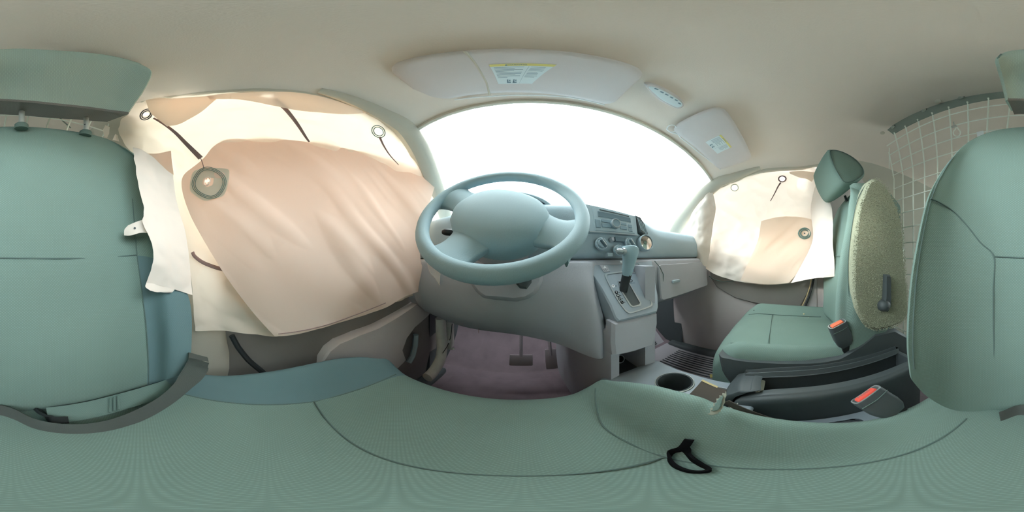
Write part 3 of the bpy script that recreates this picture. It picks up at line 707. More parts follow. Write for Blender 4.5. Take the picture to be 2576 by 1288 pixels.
curl = loft([[PX(*p) * .92 for p in r] for r in [[(368, 712, -.253), (392, 715, -.272), (420, 722, -.296), (440, 728, -.31)], [(366, 722, -.247), (388, 730, -.266), (412, 735, -.288), (432, 736, -.306)], [(378, 731, -.256), (395, 735, -.272), (413, 734, -.292), (426, 732, -.308)]]], 16, 10)
MB().shell(curl, (-.001, -.001, 0)).build('rolled_hem', M['bag_w'], sb)
tabg = loft([[PX(*p) * .93 for p in r] for r in [[(312, 592, -.225), (330, 592, -.232), (352, 586, -.245), (372, 586, -.258)], [(313, 578, -.226), (332, 575, -.234), (352, 570, -.246), (374, 572, -.260)], [(322, 567, -.232), (338, 560, -.238), (356, 554, -.248), (376, 552, -.262)]]], 14, 8)
ruffle(tabg, .003, 30, (.6, .6, 0))
tb = MB().shell(tabg, (-.0012, -.0012, 0)).build('mounting_tab', M['bag_w'], sb)
MB().lathe([(.0022, 0), (.0022, .001), (0, .001)], on_g(tabg, 339, 574, .0005), -dr(339, 574), 12).build('rivet_hole', M['dark'], tb)

rb = thing('curtain_airbag', 'deflated white curtain airbag hanging over the passenger door window', 'airbag', (.84, .1, -.15))
P_ = [
 [(1788, 480, .82), (1803, 473, .835), (1850, 455, .845), (1896, 440, .846), (1940, 424, .85), (1980, 418, .852), (2020, 419, .852), (2068, 426, .846)],
 [(1752, 515, .83), (1785, 505, .85), (1840, 490, .865), (1896, 478, .87), (1945, 470, .87), (1990, 467, .87), (2035, 468, .87), (2080, 485, .82)],
 [(1735, 555, .84), (1770, 550, .87), (1830, 540, .885), (1890, 535, .89), (1945, 530, .89), (1995, 530, .89), (2045, 530, .885), (2080, 545, .82)],
 [(1724, 600, .835), (1765, 598, .875), (1825, 595, .895), (1885, 592, .90), (1945, 590, .90), (2000, 590, .895), (2050, 600, .885), (2080, 610, .82)],
 [(1737, 641, .84), (1772, 650, .875), (1825, 655, .895), (1885, 655, .90), (1945, 655, .90), (2000, 655, .895), (2050, 655, .88), (2080, 660, .82)],
 [(1776, 676, .86), (1800, 690, .88), (1850, 706, .895), (1900, 714, .90), (1950, 716, .90), (1990, 712, .895), (2040, 700, .88), (2080, 699, .82)]]
pgd = ruffle(loft([[PX(*p) for p in r] for r in P_], 150, 110), .026, 6, (1, 0, 0))
ph1, ph2, ph3 = snap(pgd, PX(1968, 450, .86)), snap(pgd, PX(1848, 472, .86)), snap(pgd, PX(2024, 587, .89))
MB().grid(pgd, hole=bag_hole([(ph1, .017), (ph2, .016), (ph3, .003)])).build('main_layer', M['bag_w'], rb)
F_ = [[(1790, 478, .815), (1775, 490, .80), (1760, 508, .80)], [(1800, 520, .84), (1770, 525, .80), (1738, 540, .80)], [(1792, 575, .845), (1758, 578, .795), (1724, 590, .80)], [(1785, 630, .845), (1758, 630, .80), (1724, 622, .805)], [(1778, 672, .85), (1760, 662, .82), (1738, 643, .825)]]
fgd = ruffle(loft([[PX(*p) for p in r] for r in F_], 25, 41), .014, 11, (1, 0, 0))
MB().shell(fgd, (.002, 0, 0)).build('front_fold', M['bag_w'], rb)
fold(rb, [[(1985, 432, .847), (2010, 430, .846), (2030, 431, .845), (2058, 435, .842)], [(1986, 434, .85), (2012, 440, .853), (2030, 440, .852), (2050, 445, .845)], [(1987, 437, .853), (2012, 447, .86), (2028, 450, .858), (2042, 458, .85)]], .975, 'bag_fold', n=(24, 12))
fold(rb, [[(1915, 556, .888), (1960, 546, .89), (2010, 546, .888), (2058, 556, .878)], [(1905, 610, .895), (1955, 605, .897), (2015, 600, .89), (2066, 600, .872)], [(1880, 665, .90), (1935, 660, .90), (1990, 655, .892), (2038, 650, .88)], [(1862, 706, .897), (1905, 713, .90), (1950, 715, .90), (1985, 711, .89)]], .972, 'bag_fold', amp=.012, n=(50, 40))
E_ = [[(2060, 436, .79), (2075, 460, .76), (2092, 520, .72)], [(2040, 520, .84), (2068, 530, .75), (2096, 560, .70)], [(2045, 600, .84), (2070, 610, .75), (2096, 620, .70)], [(2020, 660, .85), (2062, 660, .76), (2100, 660, .70)], [(1990, 712, .86), (2045, 701, .78), (2100, 696, .71)]]
egd = ruffle(loft([[PX(*p) for p in r] for r in E_], 25, 49), .012, 12, (1, 0, 0))
MB().shell(egd, (.002, 0, 0)).build('rear_fold', M['bag_w'], rb)
for x, y, rx, ry, r, mt in ((1968, 450, 9, 7, .0045, 'tether'), (1848, 472, 9, 8, .003, 'patch'), (2024, 587, 10, 9, .004, 'stitch')): eyelet(x, y, rx, ry, 0, pgd, rb, r, 2 if x > 2000 else 1, mt, .034 if x > 2000 else .006)
vd = on_g(pgd, 2024, 587, .034); MB().lathe([(.0042, 0), (.0042, .002), (0, .002)], vd, -vd, 14).build('vent_hole', M['dark'], rb)
tape(((1964, 459), (1957, 470), (1948, 488), (1938, 506)), (.009, .004), pgd, rb)

# ------------------------------------------------------------------ visors, lamp and other fittings of the headliner
def visor(name, lab, corners, loc_n, hinge, label_px, flap=None):
    v0 = thing(name, lab, 'sun visor', sum(corners, V()) / 4)
    o = corners[0]; fr = Fr(sum(corners, V()) / 4, corners[1] - corners[0], corners[3] - corners[0])
    if fr.n.z > 0: fr = Fr(fr.o, -fr.u, fr.v)
    ab = [((c - fr.o).dot(fr.u), (c - fr.o).dot(fr.v)) for c in corners]
    mid = []
    for i in range(4):                            # rounded corners
        a, b, c = ab[i - 1], ab[i], ab[(i + 1) % 4]
        for t in (0, .25, .5, .75, 1):
            def to(p, q, L=.042):
                d = math.hypot(q[0] - p[0], q[1] - p[1]); return (p[0] + (q[0] - p[0]) * L / d, p[1] + (q[1] - p[1]) * L / d)
            s_, e_ = to(b, a), to(b, c)
            mid.append(((1 - t) ** 2 * s_[0] + 2 * t * (1 - t) * b[0] + t * t * e_[0], (1 - t) ** 2 * s_[1] + 2 * t * (1 - t) * b[1] + t * t * e_[1]))
    n = len(mid); v = []
    for ins, c in ((.012, -.012), (0, -.006), (0, .002), (.006, .008), (.03, .0105)):
        for a, b in mid:
            L = math.hypot(a, b); v.append(fr.p(a * (1 - ins / L), b * (1 - ins / L), c))
    f = [(i * n + k, i * n + (k + 1) % n, (i + 1) * n + (k + 1) % n, (i + 1) * n + k) for i in range(4) for k in range(n)]
    f += [tuple(range(n)), tuple(4 * n + k for k in range(n))]
    MB().add(v, f).build('visor_body', M['visor'], v0, angle=60)
    return v0, fr
c_ = [PZ(962, 168, .534), PZ(1636, 182, .534), PZ(1540, 269, .506), PZ(1066, 263, .506)]
dv, fv = visor('sun_visor', 'long folded sun visor with a wide warning label above the driver', c_, None, None, None)
def label(fr, par, quad):
    q = [fr.px(*p) for p in quad]                 # TL, TR, BR, BL as they read
    def bl(s_, t): return ((q[0][0] * (1 - s_) + q[1][0] * s_) * (1 - t) + (q[3][0] * (1 - s_) + q[2][0] * s_) * t, (q[0][1] * (1 - s_) + q[1][1] * s_) * (1 - t) + (q[3][1] * (1 - s_) + q[2][1] * s_) * t)
    def rect(mb, s0, t0, s1, t1, c0, c1): mb.prism(fr, [bl(s0, t0), bl(s1, t0), bl(s1, t1), bl(s0, t1)], c0, c1)
    m = MB(); rect(m, 0, 0, 1, 1, .006, .0115); lb_ = m.build('warning_label', M['label'], par, smooth=False)
    m = MB(); rect(m, 0, 0, 1, .11, .0115, .0118); m.build('yellow_band', M['yellow'], lb_, smooth=False)
    m = MB(); r_ = random.Random(5)
    for k in range(9):
        t = .16 + k * .062
        rect(m, .05, t, .05 + .5 * (1 if k in (0, 2, 4, 5, 7) else r_.uniform(.4, .8)), t + .018, .0115, .0117)
        rect(m, .66, t, .66 + .27 * r_.uniform(.7, 1), t + .016, .0115, .0117)
    rect(m, .617, .14, .622, .97, .0115, .0117)
    for s0 in (.26, .42):                         # the two small seat pictograms
        rect(m, s0, .78, s0 + .035, .95, .0115, .0118); rect(m, s0, .90, s0 + .11, .96, .0115, .0118); rect(m, s0 + .05, .80, s0 + .09, .86, .0115, .0118)
    m.build('print', M['ink'], lb_, smooth=False)
    A, B = bl(.30, .055), bl(.62, .055); ang = math.atan2(B[1] - A[1], B[0] - A[0])
    hgt = math.hypot(bl(.3, .11)[0] - bl(.3, 0)[0], bl(.3, .11)[1] - bl(.3, 0)[1])
    text('WARNING', hgt * .7, fr, *bl(.42, .06), M['ink'], lb_, .0119, ang)
    m = MB(); m.prism(fr, [bl(.235, .095), bl(.255, .015), bl(.275, .095)], .0118, .012); m.build('warning_triangle', M['ink'], lb_, smooth=False)
label(fv, dv, ((1230, 161), (1400, 161), (1338, 208), (1254, 209)))
# tinted strip drawing the soft shade between the visor's flap and its body
MB().tube([fv.P(x, y, .0095) for x, y in ((1170, 128), (1190, 150), (1210, 180), (1224, 205), (1232, 236))], .0022, 8).build('flap_gap_shade', M['liner2'], dv)
MB().tube([fv.P(x, y, .006) for x, y in ((1050, 268), (1095, 258), (1140, 250), (1232, 241), (1330, 238), (1430, 243), (1520, 262))], .0022, 6).build('edge_rod', M['white'], dv)
MB().box(fv.P(1045, 252, -.002), (.05, .022, .012), (0, 0, 20), bev=.004).build('hinge_bracket', M['visor'], dv)
MB().lathe([(.007, 0), (.007, .006), (0, .007)], fv.P(1032, 245, .004), fv.n, 16).build('hinge_screw', M['ink'], dv)
c_ = [PZ(1815, 264, .545), PZ(1894, 400, .510), PZ(1810, 428, .480), PZ(1684, 325, .514)]
pv, fv2 = visor('sun_visor', 'shorter sun visor with a small label above the passenger', c_, None, None, None)
label(fv2, pv, ((1813, 335), (1840, 366), (1804, 383), (1774, 354)))
MB().tube([fv2.P(x, y, .006) for x, y in ((1676, 322), (1688, 332), (1706, 336), (1712, 345), (1760, 384), (1812, 424))], .0022, 6).build('edge_rod', M['white'], pv)
MB().ring([fv2.P(1690 + 12 * math.cos(t), 322 + 9 * math.sin(t), .004) for t in [k * .5236 for k in range(12)]], .0022).build('hook', M['white'], pv)
# map lamp
c0, c1, c2, c3 = PZ(1640, 212, .545), PZ(1715, 247, .545), PZ(1712, 272, .54), PZ(1615, 222, .54)
fm = Fr((c0 + c1 + c2 + c3) / 4, c1 - c0, c3 - c0)
if fm.n.z > 0: fm = Fr(fm.o, -fm.u, fm.v)
ml = thing('map_lamp', 'pale slim map lamp strip between the two visors', 'lamp', fm.o)
ab = [fm.px(*p) for p in ((1622, 214), (1645, 212), (1690, 234), (1717, 254), (1720, 265), (1710, 272), (1694, 270), (1655, 249))]
ab = [(q.x, q.y) for q in crc([V((a, b, 0)) for a, b in ab], 40)]
MB().prism(fm, ab, -.03, .006, .004).build('housing', M['visor'], ml)
ca, cb = sum(p[0] for p in ab) / 40, sum(p[1] for p in ab) / 40
MB().prism(fm, [(ca + (a - ca) * .86, cb + (b - cb) * .72) for a, b in ab], .005, .008, .002).build('lens', M['label'], ml)
m = MB()
for x, y in ((1650, 222), (1664, 230), (1676, 236), (1688, 243), (1700, 250), (1708, 258)):
    a, b = fm.px(x, y); m.prism(fm, rrect(a - .005, b - .002, a + .005, b + .002, .001, 2), .008, .0086)
m.build('lens_marks', M['ink'], ml)
for x, y, lab in ((2220, 334, 'beige round trim plug at the outer end of the partition plate'), (2360, 255, 'beige round trim plug behind the upper edge of the partition plate')):
    p = dr(x, y) * (1.0)
    # meet the headliner
    d = dr(x, y); best = None
    for r in rg:
        for q in r: pass
    t = .2
    def below(p_): u = (p_.x - XC) / .577; return abs(u) < 1 and p_.z < roof_pt(u, p_.y).z
    while below(d * t) and t < 1.5: t += .004
    p = d * (t - .006)
    o = MB().lathe([(.0105, -.004), (.0105, .003), (.008, .0045), (0, .005)], p, -d + V((0, .2, -.6)), 20).build('trim_plug', M['liner2']); tag(o, lab, 'plug', 'headliner plugs')

# ------------------------------------------------------------------ wire partition behind the seats
pt = thing('partition', 'wire mesh partition bolted to the roof behind the seats', 'partition', (.25, -.45, .1))
top = [(2232, 327), (2268, 299), (2320, 273), (2371, 253), (2422, 238), (2525, 222), (2600, 220), (2680, 228), (2740, 250)]
lo = [(2247, 338), (2276, 321), (2328, 296), (2371, 279), (2422, 264), (2530, 245), (2602, 241), (2684, 248), (2748, 270)]
tg = loft([[PY(x, y, -.425) for x, y in top], [PY(x, y, -.425) for x, y in lo]], 41, 3)
MB().shell(tg, (0, -.003, 0)).build('roof_plate', M['plate'], pt)
for x, y in ((2247, 320), (2325, 278), (2417, 246)):
    p = PY(x, y, -.421); b = MB().lathe([(.0095, 0), (.0095, .0015), (.0085, .003), (.005, .0035), (.005, .007), (.003, .0085), (.0022, .0085), (.0022, .005), (0, .005)], p, (0, 1, 0), 20, cap=False).build('bolt', M['zinc'], pt)
    MB().lathe([(.003, 0), (.003, .0012), (0, .0012)], p + V((-.010, .0005, .003)), (0, 1, 0), 10).build('slot', M['black'], pt)
# mesh: an upper sloping field and a lower upright field, wires given at the bend line
def mesh_pt(u, t):                                # u across from the outer end, t down: 0 at the plate, 1 at the bend, 2 at the floor
    a = V((.53 - u, -.432, .60 + .03 * math.sin(min(1, max(0, u / .85)) * 3.14)))
    b = V((.56 - u * 1.0, -.50, .395)); c = V((.56 - u, -.505, -.62))
    return a.lerp(b, t) if t <= 1 else b.lerp(c, t - 1)
cross = [PY(2237, 372, -.46), PY(2237, 420, -.48)]
for k in range(17):
    u = k * .062 - .03
    st = 0 if k > 0 else .3
    top_p = mesh_pt(u, st)
    pts = ([top_p + V((0, .009, .014)), top_p + V((0, .004, .0))] if k > 0 else [top_p]) + [mesh_pt(u, .5), mesh_pt(u, 1), mesh_pt(u, 1.02), mesh_pt(u, 1.5), mesh_pt(u, 2)]
    MB().tube(pts, .003, 6).build('upright_wire', M['wire'], pt)
for k, t in enumerate((.14, .40, .66, .92)):
    MB().tube([mesh_pt(-.03 + i * .1, t) + V((0, .004, 0)) for i in range(11)], .0025, 6).build('cross_wire', M['wire'], pt)
for k in range(14):
    MB().tube([mesh_pt(-.03, 1.06 + k * .068) + V((0, .004, 0)), mesh_pt(.97, 1.06 + k * .068) + V((0, .004, 0))], .0025, 6).build('cross_wire', M['wire'], pt)
MB().tube([PY(2237, 372, -.46), PY(2237, 400, -.47), PY(2237, 425, -.485)], .0024, 6).build('edge_wire', M['wire'], pt)
MB().tube([PY(142, 288, -.46), PY(160, 306, -.47), PY(178, 322, -.48)], .0025, 6).build('brace', M['plate'], pt)
MB().box(PY(2466, 337, -.47), (.022, .002, .03), (0, 4, 0), bev=.0006).build('paper_tag', M['white'], pt)
cl = thing('cable_clamp', 'small wire clamp with a hanging loop on the partition mesh', 'clamp', PY(2402, 322, -.43))
MB().box(PY(2400, 318, -.435), (.018, .008, .008), (0, 8, 0), bev=.0015).build('clamp_body', M['zinc'], cl)
MB().lathe([(.0022, 0), (.0022, .016), (0, .016)], PY(2400, 314, -.435), (0, .2, 1), 10).build('screw', M['zinc'], cl)
MB().ring([PY(2407 + 9 * math.cos(t), 334 + 9 * math.sin(t) - (4 if abs(t - 4.71) < .4 else 0), -.432) for t in [k / 18 * 6.283 for k in range(18)]], .0022).build('loop', M['wire'], cl)
# ------------------------------------------------------------------ dashboard
db = thing('dashboard', 'grey plastic dashboard under the glaring windscreen', 'dashboard', (XC, .5, -.1))
XS_ = (-.42, -.25, -.05, .08, .16, .28, .38, .43, .50, .65, .80, .96)
ZT = (.12, .14, .155, .16, .163, .16, .15, .138, .12, .116, .116, .116)
YF = (.50, .475, .46, .45, .446, .446, .446, .448, .452, .45, .45, .47)
def drow(fn): return [V(fn(x, zt, yf)) for x, zt, yf in zip(XS_, ZT, YF)]
dg = loft([drow(lambda x, z, y: (x, .87 - .45 * abs(x - XC) ** 2.0, .10)), drow(lambda x, z, y: (x, y + .17, z - .012)), drow(lambda x, z, y: (x, y + .06, z)), drow(lambda x, z, y: (x, y + .02, z - .004)), drow(lambda x, z, y: (x, y, z - .03)),
           drow(lambda x, z, y: (x, y - .008, .06)), drow(lambda x, z, y: (x, y - .01, .01)), drow(lambda x, z, y: (x, y + .005, -.008)), drow(lambda x, z, y: (x, y + .03, -.012))], 60, 40)
MB().grid(dg).build('upper_shell', M['dash'], db)
lg = loft([drow(lambda x, z, y: (x, y + .02, -.012)), drow(lambda x, z, y: (x, y - .012, -.014)), drow(lambda x, z, y: (x, y - .02, -.03)), drow(lambda x, z, y: (x, y - .022, -.08)), drow(lambda x, z, y: (x, y - .015, -.14)), drow(lambda x, z, y: (x, y + .02, -.2)), drow(lambda x, z, y: (x, y + .1, -.235)), drow(lambda x, z, y: (x, y + .3, -.25))], 60, 30)
MB().grid(lg).build('lower_shell', M['dash2'], db)
# knee panel under the steering column, with the side of the centre console
kg = loft([[V((-.36, .47, -.02)), V((-.2, .44, -.02)), V((-.02, .42, -.02)), V((.10, .41, -.02)), V((.17, .405, -.02)), V((.20, .42, -.02))],
           [V((-.36, .455, -.10)), V((-.2, .425, -.11)), V((-.02, .40, -.11)), V((.10, .385, -.10)), V((.165, .375, -.09)), V((.19, .40, -.09))],
           [V((-.36, .47, -.17)), V((-.2, .45, -.19)), V((-.02, .43, -.19)), V((.10, .41, -.19)), V((.17, .36, -.19)), V((.20, .37, -.19))],
           [V((-.36, .52, -.22)), V((-.2, .51, -.25)), V((-.02, .50, -.26)), V((.10, .46, -.28)), V((.175, .36, -.29)), V((.20, .37, -.29))]], 30, 24)
MB().shell(kg, (0, .03, 0), .01).build('knee_panel', M['dash2'], db)
cc = MB().shell(loft([[V((.175, .86, z)), V((.18, .60, z)), V((.185, .42, z)), V((.195, .36, z)), V((.20, .335, z))] for z in (-.20, -.30, -.38, -.5, -.70)], 16, 12), (.03, 0.01, 0)).build('console_side', M['dash2'], db)
MB().shell(loft([[V((.352, .86, z)), V((.352, .60, z)), V((.355, .42, z)), V((.352, .36, z)), V((.35, .335, z))] for z in (-.03, -.12, -.2, -.3, -.5, -.70)], 16, 12), (-.03, 0.01, 0)).build('console_side', M['dash2'], db)
# instrument hood and cluster seen through the wheel
hood = loft([[V((x, y, z0 + h * max(0, 1 - ((x + .06) / .17) ** 2) ** .5)) for x in (-.225, -.20, -.15, -.06, .03, .08, .105)] for y, z0, h in ((.47, .10, .10), (.50, .12, .09), (.58, .12, .075), (.68, .11, .05))], 25, 12)
hd = MB().shell(hood, (0, 0, -.012), .004).build('instrument_hood', M['dash'], db)
MB().box((-.06, .515, .135), (.27, .01, .10), (-15, 0, 0), bev=.004).build('instrument_face', M['black'], hd)
for x in (-.12, 0): MB().lathe([(.045, 0), (.045, .004), (.041, .004), (.041, .001), (0, .001)], (x, .512, .135), (0, -1, .25), 28, cap=False).build('gauge', M['dark'], hd)
# parting lines
MB().tube([dg[35][i] + V((0, -.003, 0)) for i in range(0, 60, 3)], .0028, 6).build('parting_line', M['dark'], db)
# glove box
fg = Fr((.66, .425, -.09), (1, 0, 0), (0, .12, 1))
gb = MB().prism(fg, [(a, b) for a, b in rrect(-.20, -.085, .21, .055, .015)], -.01, .008, .004).build('glove_box_lid', M['dash2'], db)
MB().box(fg.p(-.1, -.02, .01), (.05, .012, .012), bev=.003).build('lid_handle', M['dash'], gb)
MB().tube([PY(x, y, .417) for x, y in ((1647, 657), (1660, 672), (1669, 690), (1668, 712), (1664, 740))], .0016, 6).build('parting_line', M['seam'], db)
# side vent right of the radio
fk = Fr((XC, .428, .08), (1, 0, 0), (0, .2, 1))
vt = MB().prism(fk, [fk.px(*p) for p in ((1597, 543), (1608, 547), (1620, 565), (1628, 590), (1626, 596), (1609, 585))], -.02, .006, .003).build('air_vent', M['dark'], db)
for k in range(5):
    x0, x1 = 1601 + k * 4.5, 1610 + k * 3.6
    MB().tube([fk.P(x0, 550 + k * 4.5, .007), fk.P(x1, 580 + k * 3, .007)], .0014, 6).build('vane', M['dash'], vt)
# passenger side end vent near the pillar
# radio
rd = thing('car_radio', 'haze-paled blue-grey car radio with a round central dial in the dashboard', 'radio', fk.o)
q = [fk.px(*p) for p in ((1470, 514), (1598, 545), (1603, 592), (1478, 584))]
MB().prism(fk, q, -.02, .004, .002).build('faceplate', M['dash'], rd)
def quad_in(q, s0, t0, s1, t1):
    def bl(s_, t): return ((q[0][0] * (1 - s_) + q[1][0] * s_) * (1 - t) + (q[3][0] * (1 - s_) + q[2][0] * s_) * t, (q[0][1] * (1 - s_) + q[1][1] * s_) * (1 - t) + (q[3][1] * (1 - s_) + q[2][1] * s_) * t)
    return [bl(s0, t0), bl(s0, t1), bl(s1, t1), bl(s1, t0)]
MB().tube([fk.P(x, y, .005) for x, y in ((1468, 515), (1472, 550), (1476, 577), (1482, 584), (1530, 587), (1602, 593))], .0016, 6).build('bright_edge', M['silver'], rd)
MB().prism(fk, quad_in(q, .12, .10, .92, .95), .003, .006, .0015).build('radio_body', M['dash'], rd)
MB().prism(fk, quad_in(q, .2, .22, .85, .42), .005, .0075, .001).build('display', M['radio_dk'], rd)
MB().prism(fk, quad_in(q, .24, .12, .82, .16), .005, .0075).build('disc_slot', M['dark'], rd)
for s0, s1, t0, t1 in ((.14, .22, .55, .85), (.25, .42, .52, .62), (.25, .42, .68, .82), (.6, .74, .52, .62), (.6, .74, .68, .82), (.78, .86, .55, .70), (.78, .86, .75, .88)):
    MB().prism(fk, quad_in(q, s0, t0, s1, t1), .005, .009, .001).build('button', M['radio'], rd)
kn = fk.P(1542, 567, .006)
kb = MB().lathe([(.0150, 0), (.0150, .012), (.0135, .015), (.0115, .0155), (.0105, .014), (0, .014)], kn, fk.n, 32, cap=False).build('volume_dial', M['radio'], rd)
MB().lathe([(.0152, .010), (.0158, .012), (.0145, .016), (.0125, .0162), (.0122, .0145)], kn, fk.n, 32, cap=False).build('dial_ring', M['silver'], kb)
# heater controls
hc = thing('climate_controls', 'three round heater dials below the radio', 'climate control', fk.P(1550, 620))
for x, y, r in ((1513, 614, .0195), (1583, 612, .018), (1556, 630, .0175)):
    p = fk.P(x, y, -.003)
    b = MB().lathe([(r, 0), (r, .006), (r * .93, .008), (r * .8, .008), (r * .76, .006), (r * .72, .006), (r * .66, .015), (0, .015)], p, fk.n, 28, cap=False).build('dial', M['dash'], hc)
    a0, b0 = fk.px(x, y); th = 2.2 if x != 1556 else .75
    f2 = Fr(fk.p(a0, b0, .012), fk.u * math.cos(th) + fk.v * math.sin(th), fk.v * math.cos(th) - fk.u * math.sin(th))
    gp = MB().prism(f2, rrect(-r * .68, -.005, r * .68, .005, .004), -.003, .009, .002).build('grip', M['radio_dk'], b)
    MB().prism(f2, [(-r * .6, -.0009), (r * .6, -.0009), (r * .6, .0009), (-r * .6, .0009)], .009, .0095).build('pointer', M['white'], b)
    for k in range(9):
        t = (-40 + k * 32.5) * D2R
        c = fk.p(a0 + r * .87 * math.cos(t), b0 + r * .87 * math.sin(t), .005)
        MB().box(c, (.0018, .0012, .0018), bev=0).build('tick', M['white'], b)
q2 = [fk.px(*p) for p in ((1546, 596), (1570, 598), (1571, 608), (1548, 607))]
MB().prism(fk, q2, -.01, .003, .001).build('indicator_window', M['radio_dk'], hc)
q2 = [fk.px(*p) for p in ((1536, 598), (1543, 598), (1544, 607), (1538, 607))]
MB().prism(fk, q2, -.01, .005, .001).build('mode_button', M['dash2'], hc)
q2 = [fk.px(*p) for p in ((1526, 636), (1540, 637), (1540, 646), (1528, 646))]
MB().prism(fk, q2, -.01, .004, .001).build('blank_button', M['dash'], hc)
# round mirror-like disc
p = fk.P(1622, 612, .004)
rm = thing('round_mirror', 'round convex stick-on mirror beside the heater dials', 'mirror', p)
nm_ = (fk.n + V((-.12, 0, 0))).normalized()
MB().lathe([(.029, -.012), (.029, .006), (.0275, .009), (.026, .009), (.026, .006)], p, nm_, 36, cap=False).build('rim', M['dash'], rm)
MB().lathe([(.0262, .0055), (.02, .0075), (.012, .009), (.005, .0097), (0, .0098)], p, nm_, 36, cap=False).build('mirror_glass', M['mirror'], rm)

# ------------------------------------------------------------------ gear selector
fb = Fr(V((.265, .365, -.10)), (1, 0, 0), V((0, .10, .145)))
gs = thing('gear_selector', 'grey gear selector surround on the centre console', 'gear selector', fb.o)
ob = [fb.px(*p) for p in ((1474, 665), (1560, 664), (1640, 655), (1646, 690), (1656, 740), (1657, 772), (1654, 784), (1600, 798), (1556, 808), (1548, 800), (1536, 770), (1512, 725))]
MB().prism(fb, ob, -.05, .0, .004).build('surround', M['bezel'], gs)
rim_o = [fb.px(*p) for p in ((1521, 692), (1536, 687), (1565, 684), (1600, 686), (1610, 694), (1624, 720), (1636, 755), (1640, 765), (1634, 773), (1590, 788), (1578, 787), (1568, 778), (1550, 752), (1530, 715))]
rim_o = [(v.x, v.y) for v in crc([V((a, b, 0)) for a, b in rim_o], 48)]
ca, cb = sum(p[0] for p in rim_o) / 48, sum(p[1] for p in rim_o) / 48
sh = lambda k: [(ca + (a - ca) * k, cb + (b - cb) * k) for a, b in rim_o]
MB().frame(fb, sh(1.0), sh(.94), -.002, .003).build('silver_rim', M['silver'], gs)
MB().prism(fb, sh(.96), -.02, .0012).build('gate_plate', M['bezel'], gs)
MB().frame(fb, [(a, b) for a, b in [fb.px(*p) for p in ((1553, 708), (1572, 706), (1582, 712), (1612, 764), (1610, 770), (1590, 774), (1583, 770), (1562, 735))]],
           [(a, b) for a, b in [fb.px(*p) for p in ((1555, 710), (1571, 708), (1580, 713), (1608, 763), (1606, 767), (1591, 771), (1586, 768), (1565, 735))]], .0005, .004).build('gate_rim', M['silver'], gs)
MB().prism(fb, [fb.px(*p) for p in ((1555, 710), (1571, 708), (1580, 713), (1608, 763), (1606, 767), (1591, 771), (1586, 768), (1565, 735))], -.01, .0016).build('gate_slot', M['dark'], gs)
for (x, y), ch in zip(((1542, 720), (1550, 736), (1554, 744), (1558, 752), (1564, 761)), 'PRNDL'):
    a, b = fb.px(x, y)
    w_ = MB().lathe([(.0048, 0), (.0048, .0008), (0, .0008)], fb.p(a, b, .001), fb.n, 16).build('indicator', M['deep' if ch != 'P' else 'white'], gs)
    text(ch, .0075, fb, a, b, M['white' if ch != 'P' else 'deep'], w_, .0022)
    a, b = fb.px(x + 7, y); MB().lathe([(.0012, 0), (.0012, .0008), (0, .0008)], fb.p(a, b, .001), fb.n, 8).build('dot', M['deep'], gs)
MB().ring([fb.P(1586 + 4 * math.cos(t), 707 + 3 * math.sin(t), .0015) for t in [k * .5236 for k in range(12)]], .0008).build('release_slot', M['deep'], gs)
text('SHIFT LOCK', .0038, fb, *fb.px(1590, 713), M['ink'], gs, .0016)
hb = MB().prism(fb, [fb.px(*p) for p in ((1508, 667), (1527, 668), (1534, 684), (1518, 685))], -.002, .0025, .001).build('airbag_light', M['dash2'], gs)
MB().prism(fb, [fb.px(*p) for p in ((1517, 676), (1520, 669), (1525, 676))], .002, .003).build('warning_triangle', M['white'], hb)
m = MB()
for x, y in ((1518, 679), (1522, 679), (1526, 679), (1520, 682), (1524, 682), (1522, 677.5)):
    m.lathe([(.0007, 0), (.0007, .001), (0, .001)], fb.P(x, y, .0024), fb.n, 8)
m.build('perforation', M['deep'], hb)
MB().prism(fb, [fb.px(*p) for p in ((1596, 668), (1603, 666), (1618, 678), (1614, 681), (1606, 680))], -.002, .003, .001).build('switch_cap', M['silver'], gs)
MB().prism(fb, [fb.px(*p) for p in ((1604, 664), (1612, 663), (1622, 673), (1618, 676))], -.002, .003, .001).build('switch_cap', M['bezel'], gs)
# lever
gl_ = thing('gear_lever', 'dark gear lever with a bulbous knob and thumb button', 'gear lever', PY(1568, 728, .372))
st = [PY(1567, 733, .368), PY(1572, 712, .366), PY(1576, 695, .362), PY(1578, 684, .358)]
MB().tube(cr(st, 10), [.012 + .002 * i / 9 for i in range(10)], 12).build('shaft', M['black'], gl_)
kp = [PY(1577, 690, .36), PY(1579, 678, .355), PY(1582, 662, .35), PY(1584, 646, .346), PY(1585, 634, .345), PY(1586, 625, .346), PY(1586, 621, .347)]
MB().tube(cr(kp, 22), [interp([(0, .013), (.35, .017), (.65, .0225), (.85, .0225), (.95, .016), (1, .004)], i / 21) for i in range(22)], 18, flat=1.05).build('knob', M['wheel'], gl_)
b0, b1 = PY(1572, 632, .342), PY(1551, 631, .338)
MB().tube([b0, b0.lerp(b1, .35), b0.lerp(b1, .36), b1.lerp(b0, .15), b1], [.0095, .0085, .0062, .006, .004], 14).build('thumb_button', M['silver'], gl_)
MB().lathe([(.0025, 0), (.0025, .002), (0, .002)], PY(1562, 659, .338), (-.3, -1, .2), 10).build('lock_pin', M['silver'], gl_)
